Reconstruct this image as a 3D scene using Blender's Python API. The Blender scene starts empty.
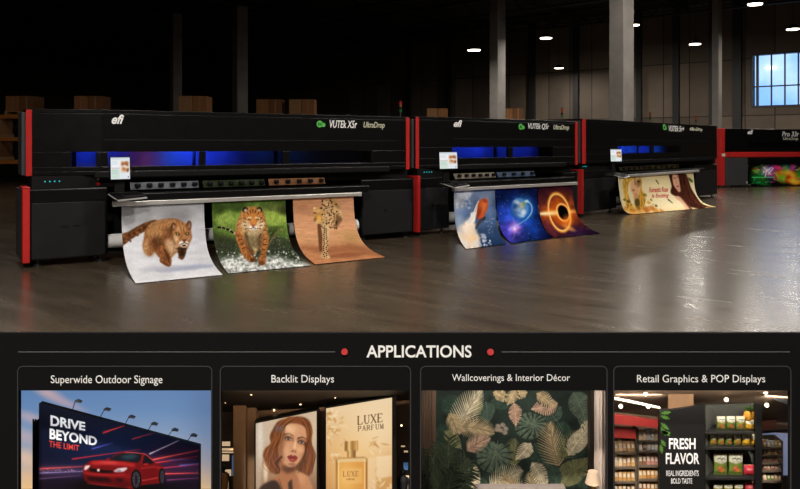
import bpy, bmesh, math, random
import numpy as np
from mathutils import Matrix, Vector
random.seed(7)
C = bpy.context.scene.collection
PI = math.pi
# ------------------------------------------------------------------ camera geometry
F, HY, CX, CH = 750.0, 145.0, 400.0, 1.5
cam = bpy.data.cameras.new('camera'); cam.sensor_width = 36; cam.lens = F/800*36
cam.shift_y = -(244.5-HY)/800; cam.clip_end = 300; cam.clip_start = .05
co = bpy.data.objects.new('camera', cam); C.objects.link(co)
co.location = (0, 0, CH); co.rotation_euler = (PI/2, 0, 0)
bpy.context.scene.camera = co
vs = bpy.context.scene.view_settings
vs.view_transform = 'Standard'; vs.look = 'None'; vs.exposure = 0; vs.gamma = 1; vs.use_curve_mapping = False

def pt(px, py, Y): return ((px-CX)/F*Y, Y, CH-(py-HY)/F*Y)
def proj(p):
    p = np.asarray(p); return CX+F*p[..., 0]/p[..., 1], HY+F*(CH-p[..., 2])/p[..., 1]
def gnd(x, y):
    Z = F*CH/(y-HY); return ((x-CX)/F*Z, Z)
class Line:                                  # the floor line of a machine's front: u along it, v backwards
    def __init__(s, a, b):
        s.o = gnd(*a); e = gnd(*b); dx, dz = e[0]-s.o[0], e[1]-s.o[1]
        s.L = math.hypot(dx, dz); s.d = (dx/s.L, dz/s.L); s.n = (-s.d[1], s.d[0]); s.ang = math.atan2(dz, dx)
    def uz(s, x, y, v=0):
        k = (x-CX)/F; ox = s.o[0]+s.n[0]*v; oz = s.o[1]+s.n[1]*v
        u = (k*oz-ox)/(s.d[0]-k*s.d[1]); Z = oz+s.d[1]*u
        return u, CH-(y-HY)/F*Z
    def u(s, x, v=0): return s.uz(x, 0, v)[0]
    def fl(s, x, y):
        X, Z = gnd(x, y); X -= s.o[0]; Z -= s.o[1]
        return X*s.d[0]+Z*s.d[1], X*s.n[0]+Z*s.n[1]
    def world(s, q):
        q = np.asarray(q); o = np.empty(q.shape)
        o[..., 0] = s.o[0]+s.d[0]*q[..., 0]+s.n[0]*q[..., 1]
        o[..., 1] = s.o[1]+s.d[1]*q[..., 0]+s.n[1]*q[..., 1]; o[..., 2] = q[..., 2]
        return o
# ------------------------------------------------------------------ colour, materials
def lin(c):
    c = np.asarray(c, float)/255.0
    return np.where(c <= .04045, c/12.92, ((c+.055)/1.055)**2.4)
def L4(c):
    r = lin(c); return (float(r[0]), float(r[1]), float(r[2]), 1)
def mat(name, col, rough=.5, metal=0, spec=.5, emit=0, ecol=None, var=.12, vscale=8, rvar=.06, bump=0, coat=0):
    m = bpy.data.materials.new(name); m.use_nodes = True
    nt = m.node_tree; b = nt.nodes['Principled BSDF']
    b.inputs['Metallic'].default_value = metal; b.inputs['Specular IOR Level'].default_value = spec
    b.inputs['Coat Weight'].default_value = coat
    tc = nt.nodes.new('ShaderNodeTexCoord'); nz = nt.nodes.new('ShaderNodeTexNoise')
    nz.inputs['Scale'].default_value = vscale; nz.inputs['Detail'].default_value = 4
    nt.links.new(tc.outputs['Object'], nz.inputs['Vector'])
    mx = nt.nodes.new('ShaderNodeMix'); mx.data_type = 'RGBA'
    c = L4(col); mx.inputs[6].default_value = tuple(x*(1-var) for x in c[:3])+(1,); mx.inputs[7].default_value = tuple(min(1, x*(1+var)) for x in c[:3])+(1,)
    nt.links.new(nz.outputs['Fac'], mx.inputs[0]); nt.links.new(mx.outputs[2], b.inputs['Base Color'])
    mr = nt.nodes.new('ShaderNodeMapRange'); mr.inputs[3].default_value = max(.02, rough-rvar); mr.inputs[4].default_value = min(1, rough+rvar)
    nt.links.new(nz.outputs['Fac'], mr.inputs[0]); nt.links.new(mr.outputs[0], b.inputs['Roughness'])
    if bump:
        bp = nt.nodes.new('ShaderNodeBump'); bp.inputs['Strength'].default_value = bump; bp.inputs['Distance'].default_value = .01
        nt.links.new(nz.outputs['Fac'], bp.inputs['Height']); nt.links.new(bp.outputs[0], b.inputs['Normal'])
    if emit:
        b.inputs['Emission Color'].default_value = L4(ecol or col); b.inputs['Emission Strength'].default_value = emit
    return m
def printmat(name, rough=.45, emit=0, spec=.3):
    m = bpy.data.materials.new(name); m.use_nodes = True
    nt = m.node_tree; b = nt.nodes['Principled BSDF']
    a = nt.nodes.new('ShaderNodeVertexColor'); a.layer_name = 'Col'
    b.inputs['Roughness'].default_value = rough; b.inputs['Specular IOR Level'].default_value = spec
    if emit:
        b.inputs['Base Color'].default_value = (.02, .02, .02, 1)
        nt.links.new(a.outputs[0], b.inputs['Emission Color']); b.inputs['Emission Strength'].default_value = emit
    else: nt.links.new(a.outputs[0], b.inputs['Base Color'])
    return m
def glassmat(name, tint=(200, 210, 225), refl=.06):
    m = bpy.data.materials.new(name); m.use_nodes = True
    nt = m.node_tree; nt.nodes.remove(nt.nodes['Principled BSDF']); out = nt.nodes['Material Output']
    t = nt.nodes.new('ShaderNodeBsdfTransparent'); t.inputs[0].default_value = L4(tint)
    g = nt.nodes.new('ShaderNodeBsdfGlossy'); g.inputs['Roughness'].default_value = .08
    lw = nt.nodes.new('ShaderNodeLayerWeight'); pw = nt.nodes.new('ShaderNodeMath'); pw.operation = 'POWER'; pw.inputs[1].default_value = 5; fr = nt.nodes.new('ShaderNodeMath'); fr.operation = 'MULTIPLY_ADD'; fr.inputs[1].default_value = .6; fr.inputs[2].default_value = .03
    nt.links.new(lw.outputs['Facing'], pw.inputs[0]); nt.links.new(pw.outputs[0], fr.inputs[0])
    mx = nt.nodes.new('ShaderNodeMixShader')
    nt.links.new(fr.outputs[0], mx.inputs[0]); nt.links.new(t.outputs[0], mx.inputs[1]); nt.links.new(g.outputs[0], mx.inputs[2])
    nt.links.new(mx.outputs[0], out.inputs[0]); return m
M = {}
M['black'] = mat('black_gloss', (9, 9, 10), .34, spec=.28)
M['blackm'] = mat('black_matte', (10, 10, 11), .6, spec=.2)
M['door'] = mat('charcoal_panel', (29, 29, 31), .5, spec=.22)
M['side'] = mat('grey_panel', (62, 62, 64), .5, spec=.3)
M['red'] = mat('red_trim', (186, 40, 38), .4, spec=.3)
M['silver'] = mat('aluminium', (205, 203, 200), .35, metal=.55)
M['steel'] = mat('dark_steel', (70, 70, 72), .4, metal=.6)
M['roll'] = mat('white_paper_roll', (240, 240, 240), .6)
M['bay'] = mat('carriage_bay_grey', (84, 84, 100), .6, vscale=3, var=.35)
M['white'] = mat('white_lettering', (245, 245, 245), .5, var=.02)
M['cream'] = mat('cream_lettering', (215, 215, 190), .5, var=.03)
M['green'] = mat('green_badge', (95, 200, 90), .5)
M['glass'] = glassmat('tinted_pane', (215, 220, 235))
M['clear'] = glassmat('window_glass', (235, 240, 245))
M['cyanled'] = mat('cyan_light', (20, 120, 130), .3, emit=.8, ecol=(30, 200, 210))
M['redled'] = mat('red_lens', (150, 26, 22), .25, emit=.06)
M['greenled'] = mat('green_lens', (24, 90, 44), .25, emit=.04)
M['amberled'] = mat('amber_lens', (120, 66, 20), .25, emit=.04)
M['print'] = printmat('printed_vinyl', .7, spec=.0)
M['screen'] = printmat('lit_screen', .3, emit=.95)
# ------------------------------------------------------------------ mesh building
class MB:
    def __init__(s): s.v = []; s.f = []; s.mi = []; s.sm = []; s.cur = 0; s.mx = None
    def add(s, vs_, fs, smooth=False):
        o = len(s.v)
        for q in vs_:
            q = Vector(q)
            if s.mx is not None: q = s.mx @ q
            s.v.append(tuple(q))
        for f in fs:
            s.f.append([i+o for i in f]); s.mi.append(s.cur); s.sm.append(smooth)
        return s
    def box(s, x0, x1, y0, y1, z0, z1):
        return s.add([(x0, y0, z0), (x1, y0, z0), (x1, y1, z0), (x0, y1, z0), (x0, y0, z1), (x1, y0, z1), (x1, y1, z1), (x0, y1, z1)],
                     [(0, 3, 2, 1), (4, 5, 6, 7), (0, 1, 5, 4), (1, 2, 6, 5), (2, 3, 7, 6), (3, 0, 4, 7)])
    def hexa(s, a, b):                        # two quads, a the near one (ccw seen from the front), b the far one
        return s.add(list(a)+list(b), [(0, 1, 2, 3), (7, 6, 5, 4), (1, 0, 4, 5), (2, 1, 5, 6), (3, 2, 6, 7), (0, 3, 7, 4)])
    def prism(s, poly, z0, z1):               # plan polygon (x, y), extruded upwards
        n = len(poly)
        return s.add([(x, y, z0) for x, y in poly]+[(x, y, z1) for x, y in poly],
                     [list(range(n))[::-1], list(range(n, 2*n))]+[(i, (i+1) % n, n+(i+1) % n, n+i) for i in range(n)])
    def slab(s, pts3, d):                     # planar 3-D polygon extruded along vector d
        n = len(pts3); d = Vector(d)
        return s.add([Vector(p) for p in pts3]+[Vector(p)+d for p in pts3],
                     [list(range(n)), list(range(n, 2*n))[::-1]]+[((i+1) % n, i, n+i, n+(i+1) % n) for i in range(n)])
    def tube(s, path, r, n=10, caps=True):
        path = [Vector(p) for p in path]; rs = r if isinstance(r, (list, tuple)) else [r]*len(path)
        vs_, fs = [], []
        ref = None
        for i, p in enumerate(path):
            t = (path[min(i+1, len(path)-1)]-path[max(i-1, 0)]).normalized()
            if ref is None: ref = t.orthogonal().normalized()
            ref = (ref-t*ref.dot(t)).normalized(); bn = t.cross(ref)
            for k in range(n):
                a = 2*PI*k/n; vs_.append(p+(ref*math.cos(a)+bn*math.sin(a))*rs[i])
        for i in range(len(path)-1):
            for k in range(n): fs.append((i*n+k, i*n+(k+1) % n, (i+1)*n+(k+1) % n, (i+1)*n+k))
        s.add(vs_, fs, True)
        if caps:
            m = len(path)-1
            s.add(vs_[:n], [list(range(n))[::-1]]); s.add(vs_[m*n:], [list(range(n))])
        return s
    def lathe(s, prof, c=(0, 0, 0), n=20):    # (radius, z) profile about a vertical axis
        vs_, fs = [], []
        for r, z in prof:
            for k in range(n):
                a = 2*PI*k/n; vs_.append((c[0]+r*math.cos(a), c[1]+r*math.sin(a), c[2]+z))
        for i in range(len(prof)-1):
            for k in range(n): fs.append((i*n+k, i*n+(k+1) % n, (i+1)*n+(k+1) % n, (i+1)*n+k))
        s.add(vs_, fs, True)
        s.add(vs_[:n], [list(range(n))[::-1]]); s.add(vs_[-n:], [list(range(n))]); return s
    def build(s, name, m, parent=None, bevel=0, label=None):
        me = bpy.data.meshes.new(name); me.from_pydata(s.v, [], s.f)
        for mm in (m if isinstance(m, (list, tuple)) else [m]): me.materials.append(mm)
        me.polygons.foreach_set('material_index', s.mi); me.polygons.foreach_set('use_smooth', s.sm); me.update()
        o = bpy.data.objects.new(name, me); C.objects.link(o)
        if parent: o.parent = parent
        if bevel:
            b = o.modifiers.new('bevel', 'BEVEL'); b.width = bevel; b.segments = 2; b.limit_method = 'ANGLE'; b.angle_limit = .7
        if label: o['label'] = label
        return o
def empty(name, loc=(0, 0, 0), rz=0):
    o = bpy.data.objects.new(name, None); C.objects.link(o); o.location = loc; o.rotation_euler = (0, 0, rz); o.empty_display_size = .1; return o
def tag(o, label=None, cat=None, group=None, kind=None):
    if label: o['label'] = label
    if cat: o['category'] = cat
    if group: o['group'] = group
    if kind: o['kind'] = kind
    return o
def copy_tree(o, parent=None):
    c = o.copy(); C.objects.link(c)
    if parent: c.parent = parent
    for ch in list(o.children): copy_tree(ch, c)
    return c
def origin_to(o, loc):                        # move a mesh thing's origin to its base without moving the mesh
    o.data.transform(Matrix.Translation(-Vector(loc))); o.location = loc; return o
def grid(name, P, col, m, parent=None, thick=0):   # P (nj, ni, 3) vertices, col (nj, ni, 3) linear colours
    nj, ni = P.shape[:2]; me = bpy.data.meshes.new(name)
    me.vertices.add(nj*ni); me.vertices.foreach_set('co', P.reshape(-1).astype(np.float32))
    j, i = np.mgrid[0:nj-1, 0:ni-1]; a = j*ni+i
    q = np.stack([a+ni, a+ni+1, a+1, a], -1).reshape(-1, 4).astype(np.int32); n = len(q)
    me.loops.add(n*4); me.loops.foreach_set('vertex_index', q.reshape(-1))
    me.polygons.add(n); me.polygons.foreach_set('loop_start', np.arange(n, dtype=np.int32)*4)
    me.update(calc_edges=True)
    at = me.color_attributes.new('Col', 'FLOAT_COLOR', 'POINT')
    at.data.foreach_set('color', np.concatenate([col, np.ones(col.shape[:2]+(1,))], -1).reshape(-1).astype(np.float32))
    me.polygons.foreach_set('use_smooth', [True]*n); me.materials.append(m); me.validate()
    o = bpy.data.objects.new(name, me); C.objects.link(o)
    if parent: o.parent = parent
    if thick:
        s = o.modifiers.new('solid', 'SOLIDIFY'); s.thickness = thick; s.offset = -1
    return o
def text(name, body, m, parent, box, shear=0, bold=0.0, ext=.002, M4=None, spacing=1.0):
    # lettering fitted to box = (x0, x1, z0, z1) in the x-z plane facing -y
    cu = bpy.data.curves.new(name, 'FONT'); cu.body = body; cu.size = 1; cu.offset = bold; cu.space_character = spacing; cu.shear = shear; cu.resolution_u = 4
    t = bpy.data.objects.new(name, cu); C.objects.link(t)
    dg = bpy.context.evaluated_depsgraph_get(); dg.update()
    me = bpy.data.meshes.new_from_object(t.evaluated_get(dg))
    bpy.data.objects.remove(t); bpy.data.curves.remove(cu)
    n = len(me.vertices); co_ = np.empty(n*3, np.float32); me.vertices.foreach_get('co', co_); co_ = co_.reshape(-1, 3)
    mn, mxx = co_.min(0), co_.max(0); x0, x1, z0, z1 = box
    nx = x0+(co_[:, 0]-mn[0])/(mxx[0]-mn[0])*(x1-x0); nz = z0+(co_[:, 1]-mn[1])/(mxx[1]-mn[1])*(z1-z0)
    out = np.stack([nx, np.zeros(n), nz], 1).astype(np.float32)
    me.vertices.foreach_set('co', out.reshape(-1)); me.update()
    me.name = name; me.materials.clear(); me.materials.append(m)
    bm = bmesh.new(); bm.from_mesh(me)
    if ext:
        r = bmesh.ops.extrude_face_region(bm, geom=bm.faces[:])
        for e in r['geom']:
            if isinstance(e, bmesh.types.BMVert): e.co.y -= ext
        bmesh.ops.recalc_face_normals(bm, faces=bm.faces[:])
    if M4 is not None: bm.transform(M4)
    bm.to_mesh(me); bm.free()
    for p in me.polygons: p.use_smooth = False
    o = bpy.data.objects.new(name, me); C.objects.link(o)
    if parent: o.parent = parent
    return o
# ------------------------------------------------------------------ a small painter for printed pictures
RNG = np.random.default_rng(3)
def vnoise(shape, sx, sy=None, seed=None):
    sy = sy or sx; r = np.random.default_rng(seed) if seed is not None else RNG
    H, W = shape; gy, gx = int(H/sy)+3, int(W/sx)+3
    g = r.uniform(-1, 1, (gy, gx)); y = np.arange(H)/sy; x = np.arange(W)/sx
    yi, xi = y.astype(int), x.astype(int); fy, fx = (y-yi)[:, None], (x-xi)[None]
    fy, fx = fy*fy*(3-2*fy), fx*fx*(3-2*fx)
    a = g[yi][:, xi]; b = g[yi][:, xi+1]; c = g[yi+1][:, xi]; d = g[yi+1][:, xi+1]
    return (a*(1-fx)+b*fx)*(1-fy)+(c*(1-fx)+d*fx)*fy
def fbm(shape, s, seed=None): return vnoise(shape, s, None, seed)+.5*vnoise(shape, s/2)+.25*vnoise(shape, s/4)
def blur(a, r):
    r = int(round(r))
    if r < 1: return a
    for ax in (0, 1):
        for _ in range(2):
            c = np.cumsum(np.pad(a, [(r+1, r) if k == ax else (0, 0) for k in (0, 1)]), ax)
            n = a.shape[ax]
            a = (np.take(c, range(2*r+1, 2*r+1+n), ax)-np.take(c, range(0, n), ax))/(2*r+1)
    return a
def spl(p, closed=True, n=6):
    p = np.asarray(p, float); N = len(p); out = []
    for i in range(N if closed else N-1):
        g = (lambda k: p[k % N]) if closed else (lambda k: p[min(max(k, 0), N-1)])
        a, b, c, d = g(i-1), g(i), g(i+1), g(i+2)
        for k in range(n):
            t = k/n; out.append(.5*((2*b)+(c-a)*t+(2*a-5*b+4*c-d)*t*t+(3*b-a-3*c+d)*t**3))
    if not closed: out.append(p[-1])
    return np.array(out)
class Cv:
    def __init__(s, region, zw, pad=0):       # coordinates as seen in a zoomed crop zw wide of that region
        s.r = region; s.k = zw/(region[2]-region[0]); s.pad = pad
        s.W = int(zw+2*pad); s.H = int((region[3]-region[1])*s.k+2*pad)
        s.a = np.zeros((s.H, s.W, 3)); s.Y, s.X = np.mgrid[0:s.H, 0:s.W]; s.X = s.X-pad+.5; s.Y = s.Y-pad+.5
    def fill(s, c): s.a[:] = c; return s
    def vgrad(s, stops):
        ys = [q[0] for q in stops]
        for k in range(3): s.a[..., k] = np.interp(s.Y, ys, [q[1][k] for q in stops])
    def mix(s, m, c, al=1, sl=None):
        v = s.a if sl is None else s.a[sl]
        m = (m*al)[..., None]; v[:] = v*(1-m)+np.asarray(c, float)*m
    def sl(s, x0, y0, x1, y1):
        p = s.pad; a = max(0, int(y0+p)), min(s.H, int(y1+p)+1); b = max(0, int(x0+p)), min(s.W, int(x1+p)+1)
        return (slice(*a), slice(*b)) if a[1] > a[0] and b[1] > b[0] else None
    def poly(s, p, c, soft=1, al=1, sm=False, tex=0, ts=(6, 6), mask=False):
        p = spl(p) if sm else np.asarray(p, float); e = 3*soft+2
        z = s.sl(p[:, 0].min()-e, p[:, 1].min()-e, p[:, 0].max()+e, p[:, 1].max()+e)
        if z is None: return
        X, Y = s.X[z], s.Y[z]; ins = np.zeros(X.shape, bool)
        q = np.roll(p, -1, 0)
        for (x1, y1), (x2, y2) in zip(p, q):
            if y1 == y2: continue
            ins ^= ((y1 > Y) != (y2 > Y)) & (X < (x2-x1)*(Y-y1)/(y2-y1)+x1)
        m = blur(ins.astype(float), soft)
        if tex:
            n = vnoise(X.shape, *ts); col = np.asarray(c, float)*(1+tex*n[..., None]); v = s.a[z]; mm = (m*al)[..., None]; v[:] = v*(1-mm)+col*mm
        else: s.mix(m, c, al, z)
    def ell(s, cx, cy, rx, ry, c, rot=0, soft=.15, al=1, ring=0):
        R = max(rx, ry)*(1+soft+ring)+2; z = s.sl(cx-R, cy-R, cx+R, cy+R)
        if z is None: return
        X, Y = s.X[z]-cx, s.Y[z]-cy; a = math.radians(rot)
        u = (X*math.cos(a)+Y*math.sin(a))/rx; w = (-X*math.sin(a)+Y*math.cos(a))/ry
        d = np.hypot(u, w)
        m = np.clip(1-abs(d-1)/ring, 0, 1) if ring else np.clip((1+soft-d)/(2*soft), 0, 1)
        s.mix(m*m*(3-2*m), c, al, z)
    def line(s, p, w, c, soft=.8, al=1, w1=None, sm=False):
        p = spl(p, False) if sm else np.asarray(p, float); w1 = w if w1 is None else w1; e = max(w, w1)+soft*2+2
        z = s.sl(p[:, 0].min()-e, p[:, 1].min()-e, p[:, 0].max()+e, p[:, 1].max()+e)
        if z is None: return
        X, Y = s.X[z], s.Y[z]; m = np.zeros(X.shape); n = len(p)-1
        for i in range(n):
            (x1, y1), (x2, y2) = p[i], p[i+1]; dx, dy = x2-x1, y2-y1; l2 = dx*dx+dy*dy+1e-9
            t = np.clip(((X-x1)*dx+(Y-y1)*dy)/l2, 0, 1); d = np.hypot(X-x1-t*dx, Y-y1-t*dy)
            r = (w+(w1-w)*(i+t)/n)/2
            m = np.maximum(m, np.clip((r+soft-d)/(2*soft), 0, 1))
        s.mix(m, c, al, z)
    def noise(s, amp, sx, sy=None): s.a *= (1+amp*vnoise((s.H, s.W), sx, sy))[..., None]
    def specks(s, n, box, c, r=(1, 3), al=.8):
        for _ in range(n):
            s.ell(RNG.uniform(box[0], box[2]), RNG.uniform(box[1], box[3]), RNG.uniform(*r), RNG.uniform(*r), c, RNG.uniform(0, 180), .4, al*RNG.uniform(.4, 1))
    def sample(s, px, py):
        x = np.clip((px-s.r[0])*s.k+s.pad-.5, 0, s.W-1.001); y = np.clip((py-s.r[1])*s.k+s.pad-.5, 0, s.H-1.001)
        xi, yi = x.astype(int), y.astype(int); fx, fy = (x-xi)[..., None], (y-yi)[..., None]; a = s.a
        v = (a[yi, xi]*(1-fx)+a[yi, xi+1]*fx)*(1-fy)+(a[yi+1, xi]*(1-fx)+a[yi+1, xi+1]*fx)*fy
        return lin(np.clip(v, 0, 255))
# ------------------------------------------------------------------ the printed pictures
def pic_cougar():
    c = Cv((110, 190, 240, 290), 636, 30)
    c.vgrad([(60, (158, 160, 166)), (150, (186, 188, 194)), (240, (214, 216, 224)), (330, (222, 224, 232)), (460, (228, 229, 235))])
    c.ell(330, 130, 70, 34, (120, 118, 124), 0, .8, .55); c.ell(160, 110, 80, 40, (176, 178, 182), 0, .9, .5)
    c.ell(440, 240, 60, 90, (196, 198, 208), 0, .9, .6); c.noise(.035, 40, 16); c.noise(.02, 5, 3)
    c.poly([(210, 395), (330, 375), (440, 362), (510, 366), (500, 378), (380, 392), (270, 402)], (168, 176, 205), 5, .85)
    c.ell(250, 385, 80, 12, (190, 192, 208), -4, .8, .8); c.ell(190, 320, 40, 16, (200, 200, 206), 0, .8, .7)
    c.poly([(45, 224), (90, 203), (130, 180), (175, 158), (225, 146), (250, 165), (215, 188), (160, 208), (110, 238), (45, 280)], (128, 80, 46), 2.5, 1, True, .22, (9, 7))
    for x, y, r in [(70, 238, 7), (95, 225, 8), (120, 213, 7), (145, 198, 8), (100, 250, 6), (170, 184, 8), (195, 170, 7), (72, 258, 6), (135, 222, 6)]: c.ell(x, y, r, r*.8, (82, 48, 30), 30, .6, .75)
    c.poly([(164, 245), (170, 205), (196, 168), (240, 146), (300, 139), (342, 148), (372, 170), (394, 215), (392, 255), (374, 290), (345, 300), (318, 312), (300, 330), (280, 318), (262, 310), (240, 330), (215, 300), (205, 318), (188, 320), (166, 300), (160, 270)], (162, 112, 68), 2.5, 1, True, .16, (5, 8))
    c.poly([(180, 200), (215, 165), (270, 150), (320, 146), (350, 160), (310, 172), (260, 180), (210, 205)], (196, 140, 86), 8, .7, True)
    c.poly([(195, 175), (250, 150), (310, 142), (345, 152), (300, 152), (240, 164)], (120, 76, 44), 4, .6, True)
    c.poly([(164, 250), (180, 240), (205, 290), (205, 318), (186, 322), (166, 300)], (184, 134, 86), 6, .8, True)
    c.poly([(212, 232), (228, 250), (240, 300), (215, 300), (200, 262)], (112, 66, 36), 7, .7, True)
    c.poly([(238, 262), (262, 266), (282, 300), (300, 330), (298, 368), (284, 373), (262, 362), (244, 350), (242, 322), (226, 296)], (146, 90, 50), 2.5, 1, True, .25, (4, 9))
    c.poly([(262, 285), (285, 312), (292, 350), (280, 352), (266, 320)], (92, 52, 30), 5, .8, True)
    c.poly([(244, 345), (262, 352), (290, 362), (288, 374), (262, 364)], (110, 62, 36), 3, .8, True)
    c.poly([(290, 262), (330, 280), (322, 306), (300, 322), (284, 300)], (190, 148, 108), 6, .8, True)
    c.poly([(330, 285), (352, 276), (374, 286), (371, 312), (357, 340), (340, 334), (333, 312)], (96, 64, 42), 2.5, 1, True, .3, (5, 5))
    c.ell(352, 306, 12, 14, (52, 34, 24), 0, .6, .8); c.ell(345, 330, 12, 7, (130, 90, 60), 0, .6, .7)
    c.poly([(296, 185), (310, 180), (306, 225), (322, 262), (340, 284), (316, 288), (296, 262), (288, 220)], (92, 54, 30), 7, .75, True); c.poly([(180, 218), (200, 190), (236, 182), (262, 200), (240, 226), (206, 236)], (206, 154, 100), 9, .55, True); c.poly([(262, 205), (290, 200), (296, 250), (280, 285), (258, 262)], (138, 84, 46), 8, .6, True); c.poly([(170, 268), (200, 262), (222, 300), (206, 320), (180, 318)], (150, 98, 58), 6, .6, True)
    c.ell(349, 216, 50, 56, (176, 120, 72), 0, .12); c.poly([(302, 200), (300, 168), (312, 160), (326, 172), (330, 190)], (120, 76, 48), 2, 1, True)
    c.poly([(306, 192), (306, 174), (314, 168), (322, 180)], (178, 138, 108), 2, .9); c.poly([(370, 180), (378, 156), (391, 150), (399, 165), (396, 192), (386, 198)], (112, 70, 44), 2, 1, True)
    c.poly([(379, 184), (384, 164), (391, 160), (394, 176), (390, 190)], (176, 134, 104), 2, .8)
    c.ell(345, 188, 30, 16, (196, 138, 84), 0, .7, .8); c.poly([(318, 205), (340, 212), (344, 222), (322, 216)], (84, 50, 30), 3, .85); c.poly([(364, 214), (384, 204), (388, 212), (368, 222)], (84, 50, 30), 3, .85)
    c.ell(331, 217, 6, 5, (40, 26, 14), 0, .4); c.ell(378, 214, 6, 5, (40, 26, 14), 0, .4); c.ell(331, 216, 3, 2.5, (190, 170, 90), 0, .4); c.ell(378, 213, 3, 2.5, (190, 170, 90), 0, .4)
    c.ell(318, 236, 18, 20, (192, 142, 92), 0, .6, .8); c.ell(392, 232, 9, 16, (140, 90, 54), 0, .6, .8); c.poly([(348, 215), (366, 215), (372, 245), (352, 246)], (182, 126, 78), 4, .9)
    c.ell(352, 262, 17, 14, (228, 216, 204), 0, .4); c.ell(373, 262, 12, 13, (220, 206, 194), 0, .4); c.poly([(352, 242), (374, 241), (368, 254), (358, 254)], (120, 62, 50), 1.5, 1)
    c.line([(342, 268), (356, 262), (364, 256), (372, 262), (382, 265)], 3.5, (50, 28, 22), 1.5); c.ell(362, 272, 9, 5, (70, 34, 30), 0, .4)
    c.line([(338, 256), (330, 250)], 2, (60, 36, 24), 1); c.ell(360, 280, 12, 5, (210, 190, 170), 0, .5, .9); c.noise(.03, 3); c.poly([(268, 252), (298, 240), (330, 264), (336, 286), (306, 302), (280, 288)], (212, 176, 138), 7, .75, True); c.poly([(205, 238), (240, 226), (262, 246), (256, 276), (232, 286), (212, 268)], (92, 56, 32), 9, .6, True)
    c.line([(196, 172), (250, 153), (312, 148)], 12, (222, 176, 124), 7, .6, 8, True); c.ell(322, 238, 15, 17, (214, 172, 128), 0, .6, .85); c.ell(386, 234, 9, 14, (196, 150, 106), 0, .6, .8); c.ell(345, 190, 22, 10, (214, 164, 110), 0, .8, .7); c.ell(350, 287, 24, 6, (60, 34, 22), 0, .7, .8)
    c.poly([(166, 262), (180, 254), (190, 290), (184, 316), (168, 304)], (206, 160, 112), 6, .6, True); c.line([(250, 275), (272, 330), (284, 362)], 8, (190, 130, 80), 5, .7, 5, True); c.line([(300, 180), (303, 225), (318, 265)], 8, (70, 40, 24), 5, .6, 5, True)
    c.ell(331, 217, 8, 6, (30, 20, 12), 0, .3); c.ell(331, 216, 4, 3.5, (206, 186, 110), 0, .4); c.ell(378, 214, 8, 6, (30, 20, 12), 0, .3); c.ell(378, 213, 4, 3.5, (206, 186, 110), 0, .4); c.line([(344, 180), (350, 200)], 4, (96, 56, 32), 2, .7); c.line([(360, 182), (360, 200)], 4, (96, 56, 32), 2, .7)
    fur = vnoise((c.H, c.W), 3, 9); warm = np.clip((c.a[..., 0]-c.a[..., 2]-40)/40, 0, 1); c.a *= (1+.16*fur*warm)[..., None]; g = c.a.mean(-1, keepdims=True); c.a = g+(c.a-g)*.84; c.a = 255*(np.clip(c.a, 0, 255)/255)**1.18
    return c
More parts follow.
